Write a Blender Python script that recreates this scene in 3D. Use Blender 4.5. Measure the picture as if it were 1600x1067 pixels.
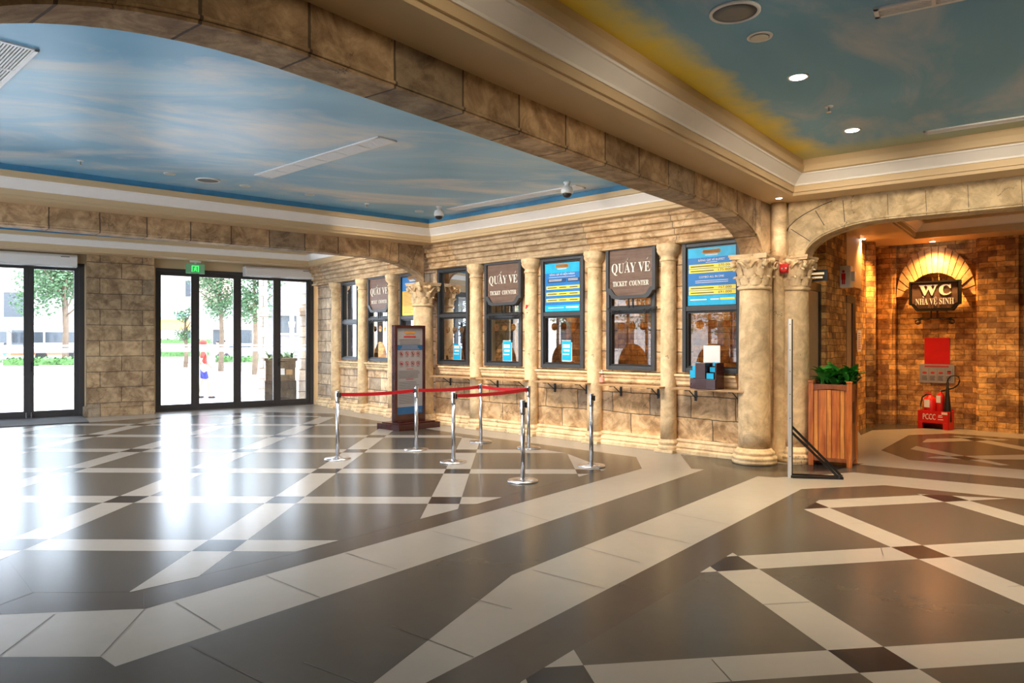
import bpy, bmesh, math, random
from mathutils import Vector, Matrix
random.seed(7)
PI = math.pi
for o in list(bpy.data.objects): bpy.data.objects.remove(o)
sc = bpy.context.scene
COL = sc.collection

# ------------------------------------------------------------------ camera
EYE, FPX, CX, CY = 1.6, 1120.0, 800.0, 533.5
cam = bpy.data.objects.new('camera', bpy.data.cameras.new('camera'))
COL.objects.link(cam); sc.camera = cam
cam.location = (0, 0, EYE); cam.rotation_euler = (PI/2, 0, 0)
cam.data.sensor_width = 36; cam.data.lens = FPX/1600*36; cam.data.clip_end = 400; cam.data.clip_start = 0.05

# ------------------------------------------------------------------ colour management, render quality
vs = sc.view_settings
sc.display_settings.display_device = 'sRGB'
vs.view_transform = 'Standard'; vs.look = 'None'; vs.gamma = 1; vs.use_curve_mapping = False
vs.exposure = 2.2
cy = sc.cycles
cy.use_denoising = True
cy.max_bounces = 9; cy.diffuse_bounces = 5; cy.glossy_bounces = 4; cy.transparent_max_bounces = 16
cy.sample_clamp_indirect = 6; cy.caustics_reflective = False; cy.caustics_refractive = False

# ------------------------------------------------------------------ world and sun
w = bpy.data.worlds.new('daylight'); sc.world = w; w.use_nodes = True
nt = w.node_tree; nt.nodes.clear()
wo = nt.nodes.new('ShaderNodeOutputWorld'); bg = nt.nodes.new('ShaderNodeBackground')
bg.inputs[0].default_value = (0.82, 0.93, 1.10, 1); bg.inputs[1].default_value = 2.2
nt.links.new(bg.outputs[0], wo.inputs[0])
def lamp(name, kind, loc, energy, color, **kw):
    d = bpy.data.lights.new(name, kind); d.energy = energy; d.color = color
    for k, v in kw.items():
        if k not in ('rot', 'aim'): setattr(d, k, v)
    o = bpy.data.objects.new(name, d); o.location = loc
    if 'rot' in kw: o.rotation_euler = kw['rot']
    if 'aim' in kw: o.rotation_euler = (Vector(kw['aim'])-Vector(loc)).to_track_quat('-Z', 'Y').to_euler()
    COL.objects.link(o); return o
lamp('sun', 'SUN', (30, -10, 40), 1.5, (1.0, .96, .9), angle=.01, aim=(30-8, -10+2.2, 40-14))
WARM = (1.0, .52, .16)
SOFT = (1.0, .86, .68)

# ------------------------------------------------------------------ helpers
def G(px, py):                        # floor point seen at a photo pixel
    k = EYE/(py-CY)
    return Vector(((px-CX)*k, FPX*k, 0))
def CEIL(px, py, z=3.85):
    k = (z-EYE)/(CY-py)
    return Vector(((px-CX)*k, FPX*k, z))
class Frame:
    def __init__(s, ox, oy, th): s.o = Vector((ox, oy, 0)); s.th = th; s.u = Vector((math.cos(th), math.sin(th), 0)); s.n = Vector((-math.sin(th), math.cos(th), 0))
    def at(s, x, y=0, z=0): return s.o+s.u*x+s.n*y+Vector((0, 0, z))
    def sx(s, px, y=0):               # x along the frame where the view line of a photo column meets the plane at depth y
        r = (px-CX)/FPX; p = s.o+s.n*y
        return (r*p.y-p.x)/(s.u.x-r*s.u.y)
    def z(s, px, py, y=0):
        q = s.at(s.sx(px, y), y); return EYE+(CY-py)*q.y/FPX
TW = Frame(-1.50, 14.08, math.atan(-.94))
TA = Frame(-4.95, 18.27, math.atan2(14.08-18.27, 3.45))
DW = Frame(-10.4, 14.57, math.atan(.7058))
B1 = Frame(1.22, 6.84, math.atan(1.257))
B2 = Frame(-1.65, 13.90, math.atan(.854))
A2 = Frame(3.643, 9.60, math.radians(-38))
SW = Frame(3.95, 9.90, math.atan2(14.1-9.9, 7.16-3.95))
FW = Frame(7.16, 14.10, math.atan2(12.53-14.1, 8.86-7.16))
LW = Frame(-4.1, 2.1, math.atan2(.74, -.69)+PI)      # left glazed side of the hall, x runs back to the camera side

class MB:
    def __init__(s): s.bm = bmesh.new(); s.mi = 0
    def f(s, pts):
        vs = [s.bm.verts.new(p) for p in pts]
        try:
            fc = s.bm.faces.new(vs); fc.material_index = s.mi; return fc
        except ValueError: return None
    def box(s, x0, x1, y0, y1, z0, z1):
        v = [s.bm.verts.new(p) for p in ((x0,y0,z0),(x1,y0,z0),(x1,y1,z0),(x0,y1,z0),(x0,y0,z1),(x1,y0,z1),(x1,y1,z1),(x0,y1,z1))]
        for q in ((3,2,1,0),(4,5,6,7),(0,1,5,4),(1,2,6,5),(2,3,7,6),(3,0,4,7)):
            s.bm.faces.new([v[i] for i in q]).material_index = s.mi
        return s
    def prism(s, poly, z0, z1):
        a = [s.bm.verts.new((p[0], p[1], z0)) for p in poly]; b = [s.bm.verts.new((p[0], p[1], z1)) for p in poly]
        n = len(poly)
        s.bm.faces.new(a[::-1]).material_index = s.mi; s.bm.faces.new(b).material_index = s.mi
        for i in range(n): s.bm.faces.new((a[i], a[(i+1) % n], b[(i+1) % n], b[i])).material_index = s.mi
        return s
    def prismy(s, poly, y0, y1):       # polygon in x,z pushed along y
        a = [s.bm.verts.new((p[0], y0, p[1])) for p in poly]; b = [s.bm.verts.new((p[0], y1, p[1])) for p in poly]
        n = len(poly)
        s.bm.faces.new(a).material_index = s.mi; s.bm.faces.new(b[::-1]).material_index = s.mi
        for i in range(n): s.bm.faces.new((a[(i+1) % n], a[i], b[i], b[(i+1) % n])).material_index = s.mi
        return s
    def profx(s, prof, x0, x1, caps=True, segs=1):         # profile in y,z run along x
        rings = []
        for k in range(segs+1):
            x = x0+(x1-x0)*k/segs
            rings.append([s.bm.verts.new((x, p[0], p[1])) for p in prof])
        n = len(prof)
        for a, b in zip(rings, rings[1:]):
            for i in range(n): s.bm.faces.new((a[i], a[(i+1) % n], b[(i+1) % n], b[i])).material_index = s.mi
        if caps: s.bm.faces.new(rings[0][::-1]); s.bm.faces.new(rings[-1])
        return s
    def lathe(s, prof, c=(0,0,0), seg=24, sq=0):
        rings = []
        for r, z in prof:
            rings.append([s.bm.verts.new((c[0]+r*math.cos(2*PI*i/seg), c[1]+r*math.sin(2*PI*i/seg), c[2]+z)) for i in range(seg)])
        for a, b in zip(rings, rings[1:]):
            for i in range(seg):
                fc = s.bm.faces.new((a[i], a[(i+1) % seg], b[(i+1) % seg], b[i])); fc.smooth = True; fc.material_index = s.mi
        s.bm.faces.new(rings[0][::-1]).material_index = s.mi; s.bm.faces.new(rings[-1]).material_index = s.mi
        return s
    def tube(s, path, r, seg=8, r1=None, closed=False):
        path = [Vector(p) for p in path]; n = len(path); rings = []
        up = Vector((0, 0, 1))
        for i, p in enumerate(path):
            t = (path[min(i+1, n-1)]-path[max(i-1, 0)])
            if t.length < 1e-9: t = Vector((0, 0, 1))
            t.normalize()
            a = up.cross(t)
            if a.length < .05: a = Vector((1, 0, 0)).cross(t)
            a.normalize(); b = t.cross(a)
            rr = r if r1 is None else r+(r1-r)*i/max(1, n-1)
            rings.append([s.bm.verts.new(p+a*rr*math.cos(2*PI*k/seg)+b*rr*math.sin(2*PI*k/seg)) for k in range(seg)])
        for a, b in zip(rings, rings[1:]):
            for i in range(seg):
                fc = s.bm.faces.new((a[i], a[(i+1) % seg], b[(i+1) % seg], b[i])); fc.smooth = True; fc.material_index = s.mi
        s.bm.faces.new(rings[0][::-1]).material_index = s.mi; s.bm.faces.new(rings[-1]).material_index = s.mi
        return s
    def ball(s, c, r, sc_=(1,1,1), seg=12, rings=8):
        m = Matrix.Translation(c) @ Matrix.Diagonal((r*sc_[0], r*sc_[1], r*sc_[2], 1))
        g = bmesh.ops.create_uvsphere(s.bm, u_segments=seg, v_segments=rings, radius=1, matrix=m)
        for v in g['verts']:
            for fc in v.link_faces: fc.smooth = True; fc.material_index = s.mi
        return s
    def bar(s, p, q, w_, h_):            # square bar between two points
        p = Vector(p); q = Vector(q); t = (q-p).normalized()
        a = Vector((0, 0, 1)).cross(t)
        if a.length < .05: a = Vector((1, 0, 0))
        a.normalize(); b = t.cross(a)
        c = [[s.bm.verts.new(e+a*w_/2*i+b*h_/2*j) for i, j in ((-1,-1),(1,-1),(1,1),(-1,1))] for e in (p, q)]
        s.bm.faces.new(c[0][::-1]); s.bm.faces.new(c[1])
        for i in range(4): s.bm.faces.new((c[0][i], c[0][(i+1) % 4], c[1][(i+1) % 4], c[1][i]))
        return s
    def add_mesh(s, me, mat=Matrix()):
        n = len(s.bm.verts); s.bm.from_mesh(me); s.bm.verts.ensure_lookup_table()
        for v in s.bm.verts[n:]: v.co = mat @ v.co
        return s
SPLIT = {'cyan_band': 'cyan_band', 'blue_band': 'blue_band', 'yellow_rows': 'yellow_row', 'column_heads': 'column_head', 'red_headings': 'red_heading', 'paint_spots': 'paint_spot', 'sash': 'sash',
         'safety_strip': 'safety_strip', 'shoes': 'shoe', 'lens': 'lens', 'poles': 'pole', 'corner_posts': 'corner_post', 'side_slats': 'side_slat', 'screws': 'screw', 'belt_slot': 'belt_slot',
         'stems': 'stem', 'wall_mount': 'wall_mount', 'logo': 'logo', 'table_print': 'table_print', 'fine_print': 'fine_print', 'balustrade': 'balustrade'}
def pieces(bm):                      # loose pieces, those whose boxes touch taken together
    seen = set(); comps = []
    for v in bm.verts:
        if v in seen: continue
        st = [v]; seen.add(v); c = []
        while st:
            q = st.pop(); c.append(q)
            for e in q.link_edges:
                o_ = e.other_vert(q)
                if o_ not in seen: seen.add(o_); st.append(o_)
        lo_ = [min(p.co[i] for p in c)-.001 for i in range(3)]; hi_ = [max(p.co[i] for p in c)+.001 for i in range(3)]
        comps.append([c, lo_, hi_])
    k = True
    while k:
        k = False
        for i in range(len(comps)):
            for j in range(i+1, len(comps)):
                a, b = comps[i], comps[j]
                if all(a[1][q] <= b[2][q] and b[1][q] <= a[2][q] for q in range(3)):
                    a[0] += b[0]; a[1] = [min(x, y) for x, y in zip(a[1], b[1])]; a[2] = [max(x, y) for x, y in zip(a[2], b[2])]; comps.pop(j); k = True; break
            if k: break
    return [c[0] for c in comps]
def build(name, mb, mats, parent=None, loc=None, rz=0.0, bevel=0, smooth=None):
    if name in SPLIT and parent is not None:
        ps = pieces(mb.bm)
        if len(ps) > 1:
            out = None
            for c in ps:
                m2 = MB(); mp_ = {v: m2.bm.verts.new(v.co) for v in c}
                for f_ in {f for v in c for f in v.link_faces}:
                    g = m2.bm.faces.new([mp_[v] for v in f_.verts]); g.smooth = f_.smooth; g.material_index = f_.material_index
                out = build_one(SPLIT[name], m2, mats, parent, loc, rz, bevel)
            mb.bm.free(); return out
        name = SPLIT[name]
    return build_one(name, mb, mats, parent, loc, rz, bevel)
def build_one(name, mb, mats, parent=None, loc=None, rz=0.0, bevel=0):
    bmesh.ops.recalc_face_normals(mb.bm, faces=mb.bm.faces)
    me = bpy.data.meshes.new(name); mb.bm.to_mesh(me); mb.bm.free()
    for m in (mats if isinstance(mats, (list, tuple)) else [mats]): me.materials.append(m)
    o = bpy.data.objects.new(name, me); COL.objects.link(o)
    if parent is not None: o.parent = parent
    if loc is not None: o.location = loc
    o.rotation_euler = (0, 0, rz)
    if bevel:
        b = o.modifiers.new('bevel', 'BEVEL'); b.width = bevel; b.segments = 2; b.limit_method = 'ANGLE'; b.angle_limit = math.radians(40)
    return o
def tag(o, label, cat, group=None):
    o['label'] = label; o['category'] = cat
    if group: o['group'] = group
    return o
def thing(name, label, cat, loc, rz=0, group=None):
    o = bpy.data.objects.new(name, None); COL.objects.link(o); o.location = loc; o.rotation_euler = (0, 0, rz); o.empty_display_size = .2
    return tag(o, label, cat, group)
def struct(name, mb, mats, loc=(0,0,0), rz=0, label=None, **k):
    o = build(name, mb, mats, None, loc, rz, **k); o['kind'] = 'structure'
    if label: o['label'] = label
    return o
def dup(root, loc, rz=None, label=None):
    r = root.copy(); COL.objects.link(r); r.location = loc
    if rz is not None: r.rotation_euler = (0, 0, rz)
    if label: r['label'] = label
    for ch in root.children:
        c = ch.copy(); COL.objects.link(c); c.parent = r
        for g in ch.children:
            d = g.copy(); COL.objects.link(d); d.parent = c
    return r

# ------------------------------------------------------------------ materials
class N:
    def __init__(s, name):
        s.m = bpy.data.materials.new(name); s.m.use_nodes = True; s.t = s.m.node_tree; s.t.nodes.clear()
        s.out = s.n('ShaderNodeOutputMaterial')
    def n(s, typ, **kw):
        nd = s.t.nodes.new(typ)
        for k, v in kw.items(): setattr(nd, k, v)
        return nd
    def l(s, a, b): s.t.links.new(a, b); return s
    def val(s, node, **kw):
        for k, v in kw.items(): node.inputs[k.replace('_', ' ')].default_value = v
        return node
    def math(s, op, a, b=None, c=None):
        nd = s.n('ShaderNodeMath', operation=op)
        for i, x in enumerate((a, b, c)):
            if x is None: continue
            if hasattr(x, 'links'): s.l(x, nd.inputs[i])
            else: nd.inputs[i].default_value = x
        return nd.outputs[0]
    def mix(s, fac, a, b, mode='MIX'):
        nd = s.n('ShaderNodeMix', data_type='RGBA', blend_type=mode)
        for i, x in ((0, fac), (6, a), (7, b)):
            if hasattr(x, 'links'): s.l(x, nd.inputs[i])
            else: nd.inputs[i].default_value = x if i == 0 else (*x, 1)
        return nd.outputs[2]
    def ramp(s, fac, stops):
        nd = s.n('ShaderNodeValToRGB'); e = nd.color_ramp.elements
        while len(e) < len(stops): e.new(.5)
        for el, (p, c) in zip(e, stops): el.position = p; el.color = (*c, 1)
        s.l(fac, nd.inputs[0]); return nd.outputs[0]
    def noise(s, vec, scale, detail=6, rough=.55, dist=0):
        nd = s.n('ShaderNodeTexNoise'); nd.inputs['Scale'].default_value = scale; nd.inputs['Detail'].default_value = detail
        nd.inputs['Roughness'].default_value = rough; nd.inputs['Distortion'].default_value = dist
        if vec is not None: s.l(vec, nd.inputs['Vector'])
        return nd
def H(h):
    h = h.lstrip('#'); c = [int(h[i:i+2], 16)/255 for i in (0, 2, 4)]
    return tuple(x/12.92 if x <= .04045 else ((x+.055)/1.055)**2.4 for x in c)
def plain(name, col, rough=.6, metal=0, var=.12, nscale=6, spec=.5, bump=.0, emit=None):
    a = N(name); p = a.n('ShaderNodeBsdfPrincipled')
    tc = a.n('ShaderNodeTexCoord'); nz = a.noise(tc.outputs['Object'], nscale)
    f = a.ramp(nz.outputs['Fac'], [(.25, tuple(c*(1-var) for c in col)), (.75, tuple(min(1, c*(1+var)) for c in col))])
    a.l(f, p.inputs['Base Color']); a.val(p, Roughness=rough, Metallic=metal); p.inputs['Specular IOR Level'].default_value = spec
    if bump:
        b = a.n('ShaderNodeBump'); b.inputs['Strength'].default_value = bump; b.inputs['Distance'].default_value = .01
        n2 = a.noise(tc.outputs['Object'], nscale*4); a.l(n2.outputs['Fac'], b.inputs['Height']); a.l(b.outputs[0], p.inputs['Normal'])
    if emit:
        p.inputs['Emission Color'].default_value = (*emit[0], 1); p.inputs['Emission Strength'].default_value = emit[1]
    a.l(p.outputs[0], a.out.inputs[0]); return a.m
def stone(name, c1, c2, grey, brick=None, mortar=(.10,.07,.045), msize=.012, crack=True, bump=.6, offz=0, offx=0, rough=.75, blotch=.5, strata=0, wob=.03, tones=0):
    a = N(name); p = a.n('ShaderNodeBsdfPrincipled'); a.val(p, Roughness=rough)
    tc = a.n('ShaderNodeTexCoord'); oc = tc.outputs['Object']
    big = a.noise(oc, 1.1, 4); mid = a.noise(oc, 5, 8, .65, .6); fine = a.noise(oc, 28, 5, .7)
    col = a.mix(a.ramp(mid.outputs['Fac'], [(.38, (0,0,0)), (.60, (1,1,1))]), tuple(x*.86 for x in c1), tuple(min(.95, x*1.04) for x in c2))
    h = a.math('MULTIPLY', mid.outputs['Fac'], .5)
    h = a.math('MULTIPLY_ADD', fine.outputs['Fac'], .12, h)
    if brick:
        dv = a.n('ShaderNodeVectorMath', operation='MULTIPLY_ADD')
        dn = a.noise(oc, 2.3, 3)
        a.l(dn.outputs['Color'], dv.inputs[0]); dv.inputs[1].default_value = (wob, wob, wob); a.l(oc, dv.inputs[2])
        sp = a.n('ShaderNodeSeparateXYZ'); a.l(dv.outputs[0], sp.inputs[0])
        cb = a.n('ShaderNodeCombineXYZ'); a.l(a.math('ADD', sp.outputs[0], offx), cb.inputs[0]); a.l(a.math('ADD', sp.outputs[2], offz), cb.inputs[1])
        bt = a.n('ShaderNodeTexBrick'); a.l(cb.outputs[0], bt.inputs['Vector'])
        bt.inputs['Color1'].default_value = (0, 0, 0, 1); bt.inputs['Color2'].default_value = (1, 1, 1, 1); bt.inputs['Mortar'].default_value = (.5, .5, .5, 1)
        a.val(bt, Scale=1.0); bt.inputs['Mortar Size'].default_value = msize; bt.inputs['Mortar Smooth'].default_value = .25
        bt.inputs['Brick Width'].default_value = brick[0]; bt.inputs['Row Height'].default_value = brick[1]
        tone = a.ramp(bt.outputs['Color'], [(0, (.78,.77,.76)), (.35, (.90,.88,.86)), (.6, (1,1,1)), (1, (1.10,1.05,.98))])
        if tones: tone = a.ramp(bt.outputs['Color'], [(0, (.50,.42,.40)), (.35, (.80,.72,.66)), (.6, (1,1,1)), (1, (1.25,1.2,1.05))])
        col = a.mix(1.0, col, tone, 'MULTIPLY')
        gm = a.ramp(bt.outputs['Color'], [(.0, (1,1,1)), (.10, (1,1,1)), (.16, (0,0,0))])
        col = a.mix(a.math('MULTIPLY', gm, .4), col, grey)
        col = a.mix(a.math('MULTIPLY', bt.outputs['Fac'], .85), col, mortar)
        h = a.math('SUBTRACT', h, a.math('MULTIPLY', bt.outputs['Fac'], .8))
    else:
        col = a.mix(a.math('MULTIPLY', a.ramp(big.outputs['Fac'], [(.5, (0,0,0)), (.7, (1,1,1))]), .35), col, grey)
    if strata:
        sp2 = a.n('ShaderNodeMapping'); sp2.inputs['Scale'].default_value = (1, 1, strata); a.l(oc, sp2.inputs[0])
        sn = a.noise(sp2.outputs[0], 2.2, 6, .6)
        st = a.ramp(sn.outputs['Fac'], [(.35, (.62,.55,.46)), (.55, (1,1,1))])
        col = a.mix(.75, col, st, 'MULTIPLY'); h = a.math('MULTIPLY_ADD', sn.outputs['Fac'], .5, h)
    if blotch:
        bl = a.ramp(a.noise(oc, 2.6, 7, .7, 1.2).outputs['Fac'], [(.38, (.36,.26,.18)), (.50, (.92,.88,.84)), (.60, (1.08,1.08,1.08))])
        col = a.mix(blotch, col, bl, 'MULTIPLY')
    if crack:
        dv2 = a.n('ShaderNodeVectorMath', operation='MULTIPLY_ADD'); dn2 = a.noise(oc, 3.5, 6, .7)
        a.l(dn2.outputs['Color'], dv2.inputs[0]); dv2.inputs[1].default_value = (.5, .5, .5); a.l(oc, dv2.inputs[2])
        vo = a.n('ShaderNodeTexVoronoi', feature='DISTANCE_TO_EDGE'); a.val(vo, Scale=1.5); a.l(dv2.outputs[0], vo.inputs['Vector'])
        cr = a.math('LESS_THAN', vo.outputs['Distance'], .008)
        gate = a.math('GREATER_THAN', a.noise(oc, 1.7, 2).outputs['Fac'], .60)
        cr = a.math('MULTIPLY', cr, gate)
        col = a.mix(a.math('MULTIPLY', cr, .7), col, mortar); h = a.math('SUBTRACT', h, a.math('MULTIPLY', cr, .5))
    b = a.n('ShaderNodeBump'); b.inputs['Strength'].default_value = bump; b.inputs['Distance'].default_value = .045
    a.l(h, b.inputs['Height']); a.l(b.outputs[0], p.inputs['Normal']); a.l(col, p.inputs['Base Color'])
    a.l(p.outputs[0], a.out.inputs[0]); return a.m
def wood(name, c1, c2, rough=.35, axis='z', scale=1.0, pitch=None):
    a = N(name); p = a.n('ShaderNodeBsdfPrincipled'); a.val(p, Roughness=rough)
    tc = a.n('ShaderNodeTexCoord'); mp = a.n('ShaderNodeMapping')
    mp.inputs['Scale'].default_value = {'z': (14*scale, 14*scale, 1.1*scale), 'x': (1.1*scale, 14*scale, 14*scale)}[axis]
    a.l(tc.outputs['Object'], mp.inputs[0]); nz = a.noise(mp.outputs[0], 1.6, 6, .6, 1.0)
    col = a.ramp(nz.outputs['Fac'], [(.3, c1), (.62, c2)])
    big = a.noise(tc.outputs['Object'], 6, 2)
    col = a.mix(.4, col, a.ramp(big.outputs['Fac'], [(.3, (.55,.5,.45)), (.6, (1,1,1))]), 'MULTIPLY')
    a.l(col, p.inputs['Base Color']); a.l(p.outputs[0], a.out.inputs[0]); return a.m
def glassy(name, refl, tint=(1,1,1), rough=.0):
    a = N(name); t = a.n('ShaderNodeBsdfTransparent'); t.inputs[0].default_value = (*tint, 1)
    g = a.n('ShaderNodeBsdfGlossy'); g.inputs['Roughness'].default_value = rough; g.inputs[0].default_value = (1,1,1,1)
    lw = a.n('ShaderNodeFresnel'); lw.inputs[0].default_value = 1.5
    fac = a.math('MINIMUM', a.math('MULTIPLY_ADD', lw.outputs[0], 1.0, refl), .95)
    mx = a.n('ShaderNodeMixShader'); a.l(fac, mx.inputs[0]); a.l(t.outputs[0], mx.inputs[1]); a.l(g.outputs[0], mx.inputs[2])
    a.l(mx.outputs[0], a.out.inputs[0]); return a.m
def emissive(name, col, strength):
    a = N(name); e = a.n('ShaderNodeEmission'); e.inputs[0].default_value = (*col, 1); e.inputs[1].default_value = strength
    a.l(e.outputs[0], a.out.inputs[0]); return a.m
def floor_mat(name, col, var=.1, rough=.2, spec=.22):
    a = N(name); p = a.n('ShaderNodeBsdfPrincipled'); tc = a.n('ShaderNodeTexCoord'); oc = tc.outputs['Object']
    nz = a.noise(oc, 1.3, 6, .6); n2 = a.noise(oc, 9, 6, .7)
    f = a.math('MULTIPLY_ADD', n2.outputs['Fac'], .35, a.math('MULTIPLY', nz.outputs['Fac'], .65))
    c = a.ramp(f, [(.3, tuple(x*(1-var) for x in col)), (.7, tuple(x*(1+var) for x in col))])
    a.l(c, p.inputs['Base Color']); p.inputs['Specular IOR Level'].default_value = spec
    r = a.math('MULTIPLY_ADD', n2.outputs['Fac'], .04, rough-.02); a.l(r, p.inputs['Roughness'])
    b = a.n('ShaderNodeBump'); b.inputs['Strength'].default_value = .03; b.inputs['Distance'].default_value = .01
    a.l(a.noise(oc, 3, 3).outputs['Fac'], b.inputs['Height']); a.l(b.outputs[0], p.inputs['Normal'])
    a.l(p.outputs[0], a.out.inputs[0]); return a.m
def mural(name, deep, mid, cloud, rough, glow=None):
    a = N(name); p = a.n('ShaderNodeBsdfPrincipled'); tc = a.n('ShaderNodeTexCoord'); oc = tc.outputs['Object']
    mp = a.n('ShaderNodeMapping'); mp.inputs['Scale'].default_value = (.55, 1.2, 1); mp.inputs['Rotation'].default_value = (0, 0, -.3); a.l(oc, mp.inputs[0])
    c1 = a.noise(mp.outputs[0], .55, 3, .5, .4); c2 = a.noise(mp.outputs[0], .9, 8, .58, .8)
    base = a.ramp(c1.outputs['Fac'], [(.35, deep), (.65, mid)])
    cm = a.ramp(c2.outputs['Fac'], [(.47, (0,0,0)), (.66, (1,1,1))])
    col = a.mix(a.math('MULTIPLY', cm, .80), base, cloud)
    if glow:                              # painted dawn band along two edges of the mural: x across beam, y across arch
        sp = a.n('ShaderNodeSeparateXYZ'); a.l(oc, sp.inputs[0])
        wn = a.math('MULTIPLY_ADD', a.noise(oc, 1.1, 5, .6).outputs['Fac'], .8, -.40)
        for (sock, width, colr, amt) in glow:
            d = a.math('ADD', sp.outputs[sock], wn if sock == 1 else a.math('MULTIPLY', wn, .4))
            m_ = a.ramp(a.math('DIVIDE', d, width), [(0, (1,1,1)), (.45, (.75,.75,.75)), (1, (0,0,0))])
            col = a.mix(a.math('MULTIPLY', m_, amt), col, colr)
    a.l(col, p.inputs['Base Color']); a.val(p, Roughness=rough); a.l(p.outputs[0], a.out.inputs[0])
    b = a.n('ShaderNodeBump'); b.inputs['Strength'].default_value = .08; b.inputs['Distance'].default_value = .02
    a.l(a.noise(oc, 2.0, 4).outputs['Fac'], b.inputs['Height']); a.l(b.outputs[0], p.inputs['Normal'])
    return a.m

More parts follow.
